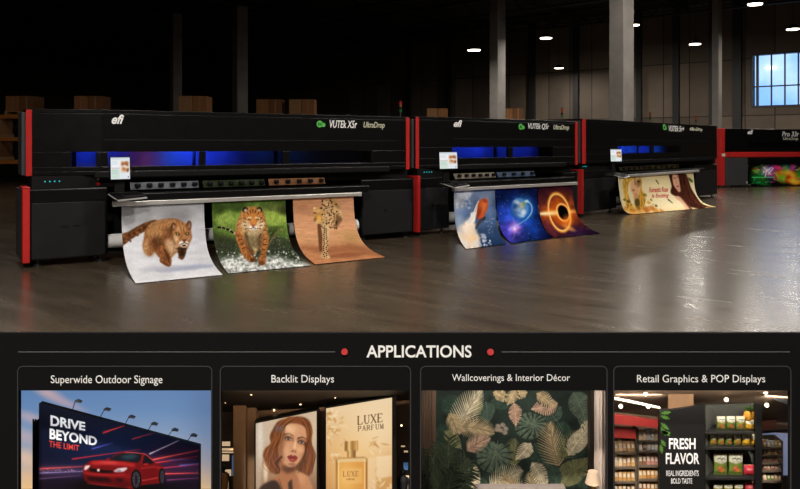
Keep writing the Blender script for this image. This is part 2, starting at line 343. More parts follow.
def pic_tiger():
    c = Cv((200, 190, 300, 280), 543, 90)
    c.vgrad([(60, (82, 108, 46)), (130, (104, 136, 52)), (210, (94, 124, 50)), (270, (70, 92, 50)), (330, (62, 74, 52)), (470, (96, 104, 96))])
    n = fbm((c.H, c.W), 50, 5); c.a *= (1+.28*n)[..., None]
    c.ell(410, 150, 70, 60, (168, 196, 84), 0, .5, .9); c.ell(140, 160, 55, 45, (158, 186, 84), 0, .5, .85); c.ell(470, 110, 50, 26, (52, 64, 30), 0, .5, .8); c.ell(100, 100, 46, 30, (50, 70, 28), 0, .5, .7); c.ell(420, 215, 50, 20, (60, 80, 34), 0, .5, .7); c.ell(110, 250, 50, 20, (54, 66, 34), 0, .5, .7); c.ell(160, 225, 60, 40, (120, 150, 60), 0, .5, .6)
    c.ell(200, 90, 60, 25, (60, 80, 36), 0, .5, .7); c.ell(400, 95, 60, 20, (86, 92, 50), 0, .5, .6); c.ell(470, 230, 50, 50, (112, 150, 56), 0, .5, .7)
    c.ell(130, 290, 70, 40, (60, 62, 46), 0, .5, .7); c.ell(430, 300, 80, 45, (66, 74, 54), 0, .5, .8); c.ell(520, 340, 60, 45, (56, 70, 50), 0, .5, .7)
    c.line([(372, 300), (405, 245), (440, 210)], 10, (146, 116, 80), 5, .7); c.specks(60, (360, 200, 470, 330), (206, 206, 190), (1, 3), .6)
    c.poly([(60, 395), (110, 380), (150, 365), (200, 370), (230, 350), (290, 390), (350, 370), (400, 355), (440, 370), (500, 385), (640, 420), (640, 520), (100, 520)], (204, 208, 206), 9, .95, True, .3, (16, 8))
    c.specks(130, (90, 330, 560, 440), (238, 240, 240), (2, 7), .8); c.specks(60, (90, 360, 540, 450), (96, 106, 98), (3, 9), .6); c.specks(90, (330, 250, 560, 400), (214, 216, 210), (1, 3), .6)
    c.specks(60, (100, 290, 220, 380), (190, 194, 186), (1, 3), .6)
    c.line([(98, 203), (125, 205), (155, 215), (188, 236)], 11, (196, 190, 160), 1.5, 1, None, True)
    for a, b in [((98, 203), (112, 203)), ((124, 205), (134, 208)), ((146, 212), (156, 216)), ((168, 224), (178, 231))]: c.line([a, b], 11, (30, 26, 20), 1.5)
    c.poly([(212, 150), (232, 104), (262, 92), (320, 92), (346, 116), (358, 170), (368, 220), (372, 270), (362, 330), (345, 345), (320, 320), (300, 345), (270, 345), (232, 310), (205, 280), (192, 236), (196, 186)], (188, 130, 72), 3, 1, True, .2, (8, 10))
    c.poly([(232, 215), (262, 222), (300, 222), (338, 215), (340, 270), (322, 320), (296, 335), (262, 310), (244, 265)], (206, 186, 142), 5, .9, True, .14, (6, 9))
    c.poly([(250, 250), (285, 245), (320, 250), (318, 300), (292, 320), (266, 300)], (132, 116, 80), 8, .8, True)
    c.poly([(192, 232), (214, 226), (240, 275), (258, 330), (298, 366), (296, 388), (278, 392), (245, 372), (222, 335), (204, 290)], (180, 112, 56), 2.5, 1, True, .2, (7, 7))
    c.poly([(344, 240), (368, 244), (370, 290), (360, 340), (358, 390), (346, 408), (328, 408), (316, 392), (320, 362), (334, 330), (340, 290)], (184, 116, 60), 2.5, 1, True, .2, (7, 7))
    for a, b in [((204, 250), (226, 248)), ((210, 272), (232, 266)), ((220, 296), (242, 288)), ((230, 318), (250, 310)), ((346, 270), (368, 266)), ((344, 296), (366, 294)), ((340, 322), (360, 322)), ((330, 350), (354, 352)), ((202, 190), (222, 180)), ((206, 210), (226, 206)), ((350, 190), (362, 200)), ((346, 216), (366, 222)), ((214, 160), (230, 152)), ((345, 160), (356, 170)), ((244, 240), (256, 256)), ((330, 240), (322, 262))]: c.line([a, b], 5, (60, 34, 20), 2, .85, 1.5)
    c.poly([(240, 240), (256, 232), (268, 290), (290, 330), (282, 350), (256, 320)], (88, 54, 30), 7, .7, True); c.poly([(318, 240), (338, 232), (342, 280), (330, 320), (318, 330), (310, 300)], (96, 60, 34), 7, .7, True); c.poly([(214, 140), (236, 120), (240, 200), (214, 230), (200, 210)], (214, 158, 98), 8, .6, True)
    c.ell(286, 380, 14, 12, (90, 60, 36), 0, .5, .8); c.ell(334, 396, 16, 13, (110, 70, 40), 0, .5, .8)
    for x in (246, 322):
        c.ell(x, 108, 16, 16, (52, 40, 30), 0, .3); c.ell(x+(2 if x < 280 else -2), 112, 9, 9, (208, 196, 170), 0, .4, .85)
    c.ell(288, 162, 55, 62, (208, 136, 66), 0, .1); c.ell(250, 190, 22, 24, (226, 206, 170), 0, .6, .9); c.ell(328, 190, 22, 24, (226, 206, 170), 0, .6, .9)
    c.poly([(272, 130), (304, 130), (302, 185), (276, 185)], (222, 146, 66), 5, .95); c.ell(266, 152, 14, 6, (236, 220, 190), -12, .6, .8); c.ell(311, 152, 14, 6, (236, 220, 190), 12, .6, .8)
    for x in (266, 312): c.ell(x, 160, 7, 5, (24, 18, 10), 0, .3); c.ell(x, 160, 3.5, 3, (200, 176, 70), 0, .3)
    for a, b in [((286, 105), (288, 126)), ((272, 110), (276, 128)), ((302, 110), (298, 128)), ((256, 122), (266, 136)), ((320, 122), (310, 136)), ((238, 150), (250, 160)), ((338, 150), (326, 160)), ((236, 172), (250, 178)), ((340, 172), (326, 178)), ((240, 192), (254, 196)), ((336, 192), (322, 196)), ((246, 212), (260, 206)), ((330, 212), (316, 206))]: c.line([a, b], 5, (36, 24, 16), 1.5, .9, 2)
    c.ell(278, 206, 15, 13, (240, 230, 214), 0, .4); c.ell(302, 206, 15, 13, (240, 230, 214), 0, .4); c.poly([(278, 188), (302, 188), (294, 200), (286, 200)], (176, 92, 80), 1.5)
    c.line([(266, 210), (280, 210), (290, 201), (300, 210), (314, 210)], 3.5, (60, 30, 24), 1.2); c.ell(290, 219, 13, 6, (200, 186, 164), 0, .5); c.noise(.05, 4); fur = vnoise((c.H, c.W), 4, 10); c.a *= (1+.12*fur)[..., None]; g = c.a.mean(-1, keepdims=True); c.a = g+(c.a-g)*.82; c.a = 255*(np.clip(c.a, 0, 255)/255)**1.18
    return c
def pic_leopard():
    c = Cv((290, 185, 390, 275), 543, 40)
    c.vgrad([(60, (172, 124, 92)), (120, (190, 140, 104)), (200, (206, 152, 114)), (290, (206, 154, 112)), (340, (186, 130, 90)), (440, (192, 128, 88))])
    c.ell(60, 120, 70, 25, (166, 114, 84), 0, .9, .7); c.ell(330, 110, 60, 40, (202, 150, 118), 0, .9, .6); c.ell(90, 150, 80, 14, (176, 126, 94), 0, .9, .6); c.noise(.05, 50, 9)
    c.ell(335, 290, 45, 36, (172, 132, 86), 0, .9, .8); c.ell(300, 265, 25, 16, (190, 150, 100), 0, .9, .7)
    c.poly([(60, 330), (200, 340), (340, 318), (560, 380), (560, 400), (330, 360), (210, 372), (60, 350)], (156, 98, 66), 7, .75); c.poly([(210, 380), (320, 366), (430, 372), (330, 394), (220, 398)], (140, 84, 56), 5, .8); c.noise(.06, 18, 3)
    c.specks(40, (60, 320, 430, 430), (150, 98, 68), (2, 6), .5)
    bod = [(182, 96), (200, 74), (236, 68), (262, 92), (276, 130), (288, 165), (294, 184), (284, 198), (272, 192), (266, 215), (248, 243), (240, 236), (240, 205), (228, 232), (214, 240), (204, 225), (180, 225), (164, 205), (164, 160), (172, 125)]
    c.poly(bod, (196, 160, 114), 2, 1, True, .12, (6, 8)); c.poly([(196, 78), (232, 70), (262, 96), (274, 130), (250, 120), (215, 95)], (150, 112, 72), 6, .8, True)
    c.poly([(252, 160), (284, 186), (266, 214), (250, 240), (242, 236), (246, 200)], (92, 60, 38), 4, .75, True)
    c.poly([(150, 212), (172, 222), (176, 270), (174, 330), (172, 358), (160, 356), (154, 300)], (104, 66, 42), 2, 1, True)
    c.poly([(172, 218), (212, 222), (210, 270), (206, 330), (204, 372), (219, 392), (206, 401), (184, 396), (166, 386), (180, 360), (180, 300), (174, 260)], (204, 172, 128), 2, 1, True, .1, (6, 8))
    c.poly([(124, 128), (140, 118), (170, 122), (178, 140), (176, 180), (166, 206), (150, 210), (136, 190), (126, 160)], (186, 140, 82), 2, 1, True, .15, (6, 6))
    c.ell(133, 126, 7, 6, (222, 196, 160), 0, .4); c.ell(169, 126, 8, 5, (60, 44, 32), 0, .4); c.ell(150, 140, 20, 10, (206, 170, 120), 0, .6, .8); c.line([(128, 150), (142, 154)], 5, (60, 40, 26), 2); c.ell(138, 190, 9, 12, (120, 80, 50), 0, .5, .8)
    c.ell(158, 184, 12, 20, (224, 172, 84), -8, .5, .9); c.ell(146, 200, 10, 10, (206, 180, 140), 0, .5, .8)
    r = np.random.default_rng(5)
    for _ in range(150):
        x, y = r.uniform(170, 288), r.uniform(74, 236)
        if x < 250+(y-74)*.2 and x > 172 and (y < 190 or x < 262): c.ell(x, y, r.uniform(2.5, 5), r.uniform(2, 4), (40, 26, 18), r.uniform(0, 180), .35, .85)
    for y in range(234, 390, 11):
        c.ell(184+r.uniform(-3, 4), y, 4.5, 4, (42, 28, 20), 20, .35, .9); c.ell(200+r.uniform(-4, 4), y+5, 4.5, 3.5, (42, 28, 20), -20, .35, .9)
    c.ell(206, 392, 9, 5, (226, 186, 130), 10, .4, .9); c.noise(.03, 3)
    return c
def pic_shuttle():
    c = Cv((445, 180, 605, 255), 800, 20)
    c.vgrad([(50, (108, 128, 160)), (150, (92, 114, 152)), (240, (64, 92, 134)), (330, (26, 48, 88))])
    c.a *= (1+.16*fbm((c.H, c.W), 45, 9))[..., None]
    for x, y, rx, ry, a in [(80, 80, 40, 24, .8), (60, 120, 26, 30, .7), (110, 70, 26, 14, .7), (70, 210, 30, 40, .5), (200, 90, 40, 30, .25)]: c.ell(x, y, rx, ry, (206, 214, 226), -25, .9, a)
    c.specks(40, (48, 62, 130, 140), (232, 236, 242), (3, 9), .5)
    c.poly([(95, 215), (128, 185), (150, 220), (158, 262), (172, 290), (170, 345), (80, 350), (62, 310), (60, 250)], (226, 212, 198), 6, 1, True, .12, (14, 14))
    c.ell(128, 292, 34, 30, (250, 214, 168), 0, .8, .95); c.ell(120, 250, 26, 34, (246, 226, 206), 20, .8, .8); c.ell(90, 320, 30, 22, (236, 226, 220), 0, .7, .9); c.ell(75, 250, 14, 22, (196, 190, 192), 0, .8, .7)
    c.specks(26, (150, 270, 245, 330), (222, 228, 238), (3, 9), .8); c.specks(14, (190, 190, 250, 270), (190, 204, 224), (2, 5), .6)
    c.poly([(168, 104), (156, 124), (142, 160), (122, 204), (134, 214), (150, 204), (160, 164), (176, 120)], (238, 234, 230), 1.2, 1, True); c.poly([(140, 168), (120, 196), (108, 214), (126, 214), (138, 200)], (226, 222, 220), 1.2); c.line([(166, 112), (150, 160)], 3, (120, 124, 136), 1.2, .7)
    c.poly([(168, 112), (182, 96), (200, 92), (213, 104), (216, 122), (208, 152), (194, 182), (178, 196), (164, 188), (158, 160)], (196, 84, 40), 1.2, 1, True); c.line([(170, 130), (164, 180)], 4, (110, 44, 26), 2, .6); c.ell(193, 128, 14, 34, (226, 122, 66), 22, .7, .8); c.ell(170, 165, 10, 30, (120, 46, 28), 22, .7, .7); c.ell(200, 104, 12, 9, (150, 60, 40), 30, .6, .8)
    c.poly([(198, 186), (186, 208), (168, 228), (156, 250), (150, 240), (160, 214), (176, 192)], (66, 60, 72), 2, 1); c.poly([(196, 180), (204, 188), (196, 204), (188, 204)], (40, 38, 48), 2)
    c.poly([(128, 165), (140, 158), (140, 180), (126, 200)], (238, 234, 230), 2); c.line([(120, 222), (104, 254)], 7, (246, 232, 216), 3)
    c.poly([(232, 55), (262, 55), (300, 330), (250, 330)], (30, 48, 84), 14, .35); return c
def pic_planet():
    c = Cv((445, 180, 605, 255), 800, 20); c.fill((12, 20, 62))
    c.ell(340, 190, 90, 90, (24, 66, 168), 0, .95, .95); c.ell(340, 250, 60, 50, (86, 70, 190), -20, .95, .9); c.ell(300, 260, 50, 30, (50, 46, 150), -25, .95, .9)
    c.ell(440, 200, 60, 80, (20, 60, 150), 0, .95, .8); c.ell(350, 240, 26, 24, (196, 140, 226), -30, .9, .85); c.ell(300, 160, 30, 40, (40, 60, 170), 0, .95, .6)
    c.a *= (1+.3*fbm((c.H, c.W), 34, 4))[..., None]; c.a = np.clip(c.a, 0, 255); c.specks(90, (255, 60, 520, 310), (190, 200, 250), (.8, 2), .8)
    c.ell(384, 142, 50, 60, (60, 150, 240), 20, .5, .6); c.ell(374, 140, 42, 50, (76, 140, 206), -14, .06)
    for x, y, rx, ry, k in [(358, 112, 16, 10, (214, 226, 238)), (384, 128, 14, 18, (196, 190, 150)), (362, 150, 18, 12, (200, 220, 240)), (392, 162, 12, 16, (224, 232, 244)), (350, 132, 8, 12, (60, 96, 150)), (376, 176, 20, 8, (170, 206, 240)), (396, 120, 8, 12, (120, 150, 120))]: c.ell(x, y, rx, ry, k, 20, .6, .85)
    c.ell(346, 150, 22, 44, (24, 50, 120), -14, .8, .5)
    c.line([(410, 104), (430, 120), (436, 150), (424, 180), (396, 204), (360, 226), (320, 248)], 5, (120, 220, 250), 4, .9, 2, True); c.line([(414, 108), (432, 130), (432, 160), (412, 190)], 2.5, (230, 250, 255), 1.5, .9, 1, True)
    c.ell(408, 106, 9, 7, (206, 240, 255), 0, .8, .9); c.line([(340, 190), (352, 240), (344, 290)], 2, (190, 170, 250), 3, .6); c.ell(348, 244, 8, 8, (250, 220, 255), 0, .9, .9)
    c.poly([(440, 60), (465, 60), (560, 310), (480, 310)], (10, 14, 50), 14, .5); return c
def pic_hole():
    c = Cv((445, 180, 605, 255), 800, 20); c.fill((30, 14, 34))
    c.ell(570, 165, 110, 90, (150, 56, 20), 15, .95, .95); c.ell(560, 165, 70, 66, (226, 110, 30), 15, .95, .9); c.ell(500, 100, 40, 40, (70, 26, 44), 0, .9, .7); c.ell(520, 230, 60, 40, (60, 20, 50), 0, .9, .6)
    c.ell(650, 260, 80, 30, (38, 20, 60), 10, .9, .8); c.a *= (1+.22*fbm((c.H, c.W), 26, 8))[..., None]; c.specks(50, (480, 60, 720, 280), (246, 160, 90), (.8, 2), .6)
    c.ell(572, 162, 52, 96, (252, 168, 60), -14, .1, .95, .17); c.ell(572, 162, 50, 94, (255, 226, 150), -14, .1, .9, .06); c.ell(574, 164, 38, 66, (196, 84, 20), -14, .4, .8)
    c.ell(540, 165, 62, 11, (255, 214, 130), -3, .9, .95); c.ell(600, 160, 60, 9, (255, 190, 90), -4, .9, .8); c.ell(500, 168, 34, 6, (255, 238, 200), -3, .9, .9)
    c.ell(590, 162, 30, 44, (255, 206, 120), -22, .1, .95, .2); c.ell(591, 163, 24, 37, (8, 5, 8), -22, .1); c.ell(612, 205, 22, 26, (240, 130, 40), 0, .9, .7); c.ell(620, 240, 30, 10, (250, 170, 80), 24, .8, .7); return c
def pic_roses():
    c = Cv((600, 160, 730, 225), 800, 20)
    c.vgrad([(90, (206, 190, 146)), (160, (236, 222, 178)), (260, (240, 226, 182)), (330, (222, 190, 126))]); c.ell(420, 250, 120, 60, (244, 232, 196), 0, .9, .8)
    c.poly([(150, 100), (205, 95), (215, 110), (180, 140), (172, 200), (190, 260), (215, 300), (190, 320), (160, 280), (150, 220), (140, 160)], (206, 160, 66), 3, 1, True, .25, (5, 20))
    c.poly([(240, 100), (255, 120), (258, 180), (280, 230), (270, 290), (240, 300), (236, 220), (246, 160)], (196, 150, 60), 3, 1, True, .3, (5, 20))
    c.poly([(190, 140), (212, 120), (240, 116), (250, 150), (242, 190), (222, 215), (200, 205), (188, 170)], (226, 176, 134), 3, 1, True); c.line([(214, 100), (216, 150)], 7, (120, 84, 30), 3, .8); c.ell(238, 140, 16, 24, (120, 92, 44), 10, .6, .75); c.ell(238, 132, 9, 8, (60, 40, 20), 0, .5, .8); c.poly([(206, 205), (236, 205), (244, 270), (214, 280)], (206, 150, 100), 4, .9)
    c.ell(205, 186, 10, 6, (180, 80, 60), 0, .5, .7); c.poly([(214, 250), (230, 236), (244, 250), (240, 290), (222, 296)], (66, 60, 22), 3, .85, True)
    for x, y, r, k in [(175, 255, 12, (84, 74, 24)), (275, 215, 12, (120, 110, 30)), (300, 262, 12, (206, 160, 50)), (320, 296, 18, (190, 110, 40)), (345, 312, 18, (206, 140, 60)), (285, 305, 22, (176, 96, 30)), (240, 310, 26, (206, 150, 70)), (200, 320, 24, (220, 150, 70)), (345, 282, 9, (70, 70, 26)), (160, 300, 16, (210, 150, 60)), (380, 316, 14, (196, 130, 70)), (150, 245, 8, (90, 84, 30)), (315, 245, 8, (150, 120, 40))]: c.ell(x, y, r, r*.75, k, 30, .6, .85)
    c.specks(30, (160, 270, 380, 325), (110, 66, 24), (2, 6), .6)
    c.line([(346, 126), (362, 148)], 8, (66, 60, 30), 2, 1, 4); c.line([(420, 244), (446, 264)], 8, (54, 50, 28), 2, 1, 4); c.poly([(540, 108), (556, 112), (572, 130), (566, 138), (548, 126)], (74, 94, 44), 2, 1, True)
    H = (64, 32, 24)
    c.poly([(424, 92), (440, 88), (520, 84), (540, 110), (560, 170), (590, 220), (630, 270), (690, 292), (640, 300), (590, 296), (540, 280), (500, 230), (462, 222), (434, 200), (440, 160), (430, 120)], H, 2.5, 1, True, .25, (7, 30))
    c.poly([(446, 92), (476, 90), (486, 120), (492, 160), (496, 190), (486, 198), (470, 180), (452, 150)], (214, 164, 136), 2.5, 1, True)
    c.ell(460, 112, 8, 3, (70, 40, 34), 15, .5, .9); c.ell(478, 106, 6, 3, (70, 40, 34), 15, .5, .9); c.line([(466, 124), (474, 140), (468, 144)], 3, (176, 110, 86), 2, .8); c.ell(479, 162, 8, 5, (176, 62, 60), 15, .5, .95)
    c.poly([(462, 222), (500, 232), (540, 280), (556, 302), (530, 304), (500, 262), (470, 240)], (220, 176, 146), 3, 1, True); c.line([(474, 200), (520, 250), (560, 300)], 12, (84, 42, 32), 5, .9)
    c.line([(525, 100), (548, 180), (585, 250), (640, 290)], 6, (120, 70, 52), 6, .6, 3, True); c.line([(505, 120), (520, 190), (560, 260)], 5, (110, 60, 46), 5, .5, 2, True)
    c.line([(632, 262), (646, 240)], 7, (90, 104, 44), 3, .9, 3); c.line([(650, 292), (700, 290)], 6, (210, 180, 110), 3, .8); c.noise(.03, 4)
    paint_text(c, 'Romantic Rose', 302, 418, 168, 200, -.03, (196, 84, 80), .25, .03); paint_text(c, 'Is Exciting', 318, 424, 208, 240, -.03, (200, 92, 86), .25, .03); return c
def pic_neon():
    c = Cv((710, 120, 800, 195), 587, 30); c.fill((14, 16, 16)); r = np.random.default_rng(12)
    for x, y, rx, ry, k, a in [(330, 375, 60, 40, (30, 110, 40), .8), (400, 340, 45, 40, (120, 50, 160), .9), (365, 330, 40, 30, (190, 190, 190), .55), (495, 325, 34, 30, (30, 150, 100), .95), (470, 360, 50, 40, (200, 120, 30), .9), (550, 380, 40, 40, (220, 150, 30), .9), (520, 350, 30, 24, (226, 170, 60), .8), (440, 310, 30, 14, (190, 50, 120), .9), (540, 310, 20, 24, (180, 60, 140), .8), (300, 330, 24, 20, (150, 120, 30), .7), (480, 380, 34, 26, (110, 160, 40), .9), (510, 385, 16, 24, (170, 40, 30), .9), (330, 410, 60, 10, (30, 110, 50), .7), (590, 350, 30, 40, (60, 140, 60), .8), (545, 400, 40, 14, (230, 180, 60), .8)]: c.ell(x, y, rx, ry, k, 15, .7, a)
    for _ in range(60):
        x, y = r.uniform(280, 600), r.uniform(290, 410); L = r.uniform(10, 34); a = r.uniform(0, PI)
        k = [(70, 220, 90), (250, 180, 50), (220, 80, 190), (240, 240, 230), (230, 90, 40), (80, 200, 220)][r.integers(6)]
        c.line([(x, y), (x+L*math.cos(a), y+L*math.sin(a)*.8)], r.uniform(2, 5), k, 2.5, .7, 1)
    for a, b in [((345, 345), (400, 310)), ((350, 310), (395, 352)), ((380, 352), (415, 312)), ((360, 370), (372, 320))]: c.line([a, b], 4, (240, 240, 240), 2, .9)
    c.line([(275, 374), (420, 374)], 4, (120, 240, 160), 3, .8); c.line([(280, 330), (320, 330)], 4, (60, 200, 90), 3, .8); c.a = np.clip(255*1.5*(np.clip(c.a, 0, 255)/255)**1.25, 0, 255); return c
def pic_strip(cols):                          # the print seen in the gap under the carriage
    c = Cv((0, 0, 100, 10), 400, 4); c.fill(cols[0]); r = np.random.default_rng(2)
    for _ in range(60): c.ell(r.uniform(0, 400), r.uniform(0, 40), r.uniform(8, 40), r.uniform(4, 14), cols[r.integers(len(cols))], 0, .8, .6)
    return c
def pic_screen():
    c = Cv((0, 0, 120, 130), 120, 2); c.fill((226, 232, 236)); c.poly([(0, 0), (120, 0), (120, 10), (0, 10)], (205, 216, 226), 1); c.poly([(4, 18), (56, 18), (56, 58), (4, 58)], (240, 243, 246), 1)
    c.poly([(4, 66), (54, 66), (54, 126), (4, 126)], (206, 226, 212), 1); c.poly([(4, 62), (56, 62), (56, 66), (4, 66)], (226, 180, 190), 1)
    c.poly([(62, 20), (116, 20), (116, 92), (62, 92)], (226, 206, 186), 1)
    for x, y, rx, ry, k in [(76, 38, 10, 12, (170, 96, 50)), (98, 40, 14, 16, (150, 84, 44)), (84, 70, 14, 12, (190, 120, 70)), (106, 76, 8, 12, (130, 70, 40)), (92, 54, 12, 8, (236, 220, 200))]: c.ell(x, y, rx, ry, k, 20, .5, .9)
    for y in (24, 32, 40, 76, 86, 96): c.line([(8, y), (44, y)], 2, (150, 165, 180), 1, .7)
    c.ell(110, 118, 4, 4, (60, 90, 120), 0, .4); return c
# ------------------------------------------------------------------ the hall
def floormat():
    m = bpy.data.materials.new('polished_concrete'); m.use_nodes = True; nt = m.node_tree; b = nt.nodes['Principled BSDF']
    tc = nt.nodes.new('ShaderNodeTexCoord'); N = []
    for sc, sx, sy, det in ((.3, 1, 1, 4), (1.6, .5, 2.6, 5), (26, .7, 1.4, 4)):
        mp = nt.nodes.new('ShaderNodeMapping'); mp.inputs['Scale'].default_value = (sx, sy, 1); mp.inputs['Rotation'].default_value = (0, 0, .25)
        nz = nt.nodes.new('ShaderNodeTexNoise'); nz.inputs['Scale'].default_value = sc; nz.inputs['Detail'].default_value = det; nz.inputs['Roughness'].default_value = .62
        nt.links.new(tc.outputs['Object'], mp.inputs[0]); nt.links.new(mp.outputs[0], nz.inputs['Vector']); N.append(nz)
    def math_(op, a, bb):
        q = nt.nodes.new('ShaderNodeMath'); q.operation = op
        for i, k in enumerate((a, bb)):
            if isinstance(k, (int, float)): q.inputs[i].default_value = k
            else: nt.links.new(k, q.inputs[i])
        return q.outputs[0]
    s = math_('ADD', math_('MULTIPLY', N[0].outputs['Fac'], .3), math_('ADD', math_('MULTIPLY', N[1].outputs['Fac'], .3), math_('MULTIPLY', N[2].outputs['Fac'], .4)))
    cr = nt.nodes.new('ShaderNodeValToRGB'); cr.color_ramp.elements[0].position = .38; cr.color_ramp.elements[1].position = .62
    cr.color_ramp.elements[0].color = L4((51, 44, 36)); cr.color_ramp.elements[1].color = L4((86, 75, 61))
    nt.links.new(s, cr.inputs[0]); nt.links.new(cr.outputs[0], b.inputs['Base Color'])
    mr = nt.nodes.new('ShaderNodeMapRange'); mr.inputs[1].default_value = .3; mr.inputs[2].default_value = .7; mr.inputs[3].default_value = .2; mr.inputs[4].default_value = .29
    nt.links.new(N[1].outputs['Fac'], mr.inputs[0]); nt.links.new(mr.outputs[0], b.inputs['Roughness']); b.inputs['Specular IOR Level'].default_value = .38
    bp = nt.nodes.new('ShaderNodeBump'); bp.inputs['Strength'].default_value = .06; bp.inputs['Distance'].default_value = .01
    nt.links.new(N[2].outputs['Fac'], bp.inputs['Height']); nt.links.new(bp.outputs[0], b.inputs['Normal']); return m
def wallmat():
    m = bpy.data.materials.new('concrete_panels'); m.use_nodes = True; nt = m.node_tree; b = nt.nodes['Principled BSDF']
    tc = nt.nodes.new('ShaderNodeTexCoord'); mp = nt.nodes.new('ShaderNodeMapping'); mp.inputs['Rotation'].default_value = (PI/2, 0, 0)
    nt.links.new(tc.outputs['Object'], mp.inputs[0])
    br = nt.nodes.new('ShaderNodeTexBrick'); br.offset = 0; br.inputs['Scale'].default_value = 1; br.inputs['Brick Width'].default_value = 1.5; br.inputs['Row Height'].default_value = 3.1; br.inputs['Mortar Size'].default_value = .03
    br.inputs['Color1'].default_value = L4((138, 122, 106)); br.inputs['Color2'].default_value = L4((108, 95, 83)); br.inputs['Mortar'].default_value = L4((62, 55, 49))
    nt.links.new(mp.outputs[0], br.inputs['Vector'])
    nz = nt.nodes.new('ShaderNodeTexNoise'); nz.inputs['Scale'].default_value = .6; nz.inputs['Detail'].default_value = 6; nt.links.new(tc.outputs['Object'], nz.inputs['Vector'])
    mx = nt.nodes.new('ShaderNodeMix'); mx.data_type = 'RGBA'; mx.blend_type = 'MULTIPLY'; mx.inputs[0].default_value = .55
    nt.links.new(br.outputs['Color'], mx.inputs[6]); nt.links.new(nz.outputs['Fac'], mx.inputs[7]); nt.links.new(mx.outputs[2], b.inputs['Base Color']); b.inputs['Roughness'].default_value = .85
    return m
M['floor'] = floormat(); M['wall'] = wallmat()
M['concrete'] = mat('column_concrete', (124, 119, 114), .8, var=.38, vscale=2.2, bump=.2)
M['ceil'] = mat('dark_ceiling', (34, 33, 33), .8); M['beam'] = mat('painted_steel_beam', (40, 39, 39), .6)
M['frame'] = mat('window_steel', (52, 58, 66), .5)
M['lamp'] = mat('lamp_diffuser', (255, 240, 220), .5, emit=7, ecol=(255, 238, 214)); M['lampbody'] = mat('lamp_housing', (16, 16, 16), .7, spec=.1)
WB = math.radians(-40)                         # the hall's back wall recedes to the left
wo = Vector((20, 40, 0)); wd = Vector((math.cos(WB), math.sin(WB), 0)); wn = Vector((-wd.y, wd.x, 0))
HC = 9.5
def hall_pt(t, n, z): return wo+wd*t+wn*n+Vector((0, 0, z))
hall = Matrix.Translation(wo) @ Matrix.Rotation(WB, 4, 'Z')
def struct(name, mb, m, mw=None):
    o = mb.build(name, m); tag(o, kind='structure')
    if mw is not None: o.matrix_world = mw
    return o
TL, TR, NF = -64, 26, -66                      # hall extents along and in front of the back wall
def wpx(px, py):                               # pixel -> (t, z) on the back wall
    k = (px-CX)/F; t = (k*wo.y-wo.x)/(wd.x-k*wd.y); return t, CH-(py-HY)/F*(wo.y+wd.y*t)
w0 = wpx(753, 55); w1 = wpx(826, 103.5); wz0, wz1 = w1[1], wpx(775, 54)[1]; wt0, wt1 = w0[0], w1[0]
struct('floor', MB().box(TL, TR, NF, .4, -.3, 0), M['floor'], hall)
wb = MB(); wb.box(TL, wt0, 0, .4, 0, HC); wb.box(wt1, TR, 0, .4, 0, HC); wb.box(wt0, wt1, 0, .4, 0, wz0); wb.box(wt0, wt1, 0, .4, wz1, HC)
struct('wall_back', wb, M['wall'], hall)
struct('wall_left', MB().box(TL-.4, TL, NF, .4, 0, HC), M['wall'], hall); struct('wall_right', MB().box(TR, TR+.4, NF, .4, 0, HC), M['wall'], hall)
struct('wall_front', MB().box(TL, TR, NF-.4, NF, 0, HC), M['wall'], hall)
ceil = struct('ceiling', MB().box(TL, TR, NF, .4, HC, HC+.3), M['ceil'], hall)
for k in range(10):
    n = -3-k*6.2; b = MB()
    b.box(TL, TR, n-.12, n+.12, HC-.16, HC); b.box(TL, TR, n-.1, n+.1, HC-1.0, HC-.88)
    for q in range(60):
        t = TL+q*1.5; b.tube([(t, n, HC-.9), (t+.75, n, HC-.12), (t+1.5, n, HC-.9)], .04, 5, False)
    struct('trim_%d' % (k+20), b, M['beam'], hall)
for k in range(12):
    t = -48+k*6.2; MB().box(t-.1, t+.1, NF, 0, HC-.3, HC-.165).build('purlin', M['beam'], ceil)
win = struct('window_1', MB().box(wt0-.06, wt1+.06, -.05, .0, wz0-.1, wz0).box(wt0-.06, wt1+.06, -.05, .0, wz1, wz1+.08).box(wt0-.1, wt0, -.05, .3, wz0, wz1).box(wt1, wt1+.1, -.05, .3, wz0, wz1), M['frame'], hall)
mb = MB()
for px in (771, 784.5, 798, 812): t = wpx(px, 80)[0]; mb.box(t-.035, t+.035, .06, .14, wz0, wz1)
zz = wpx(771, 86)[1]; mb.box(wt0, wt1, .06, .14, zz-.035, zz+.035); t = wpx(757, 80)[0]; mb.box(t-.06, t+.06, .04, .16, wz0, wz1)
mb.build('mullions', M['frame'], win)
MB().box(wt0, wt1, .1, .105, wz0, wz1).build('pane', M['clear'], win)
# wall ribs
for i, (px, w) in enumerate([(577, .35), (640, .3), (677, .35), (738, .45), (712, .2), (533, .4), (450, .4), (410, .3)]):
    t = wpx(px, 100)[0]; o = struct('trim_%d' % (i+1), MB().box(t-w/2, t+w/2, -.25, -.005, 0, HC), M['beam'], hall)
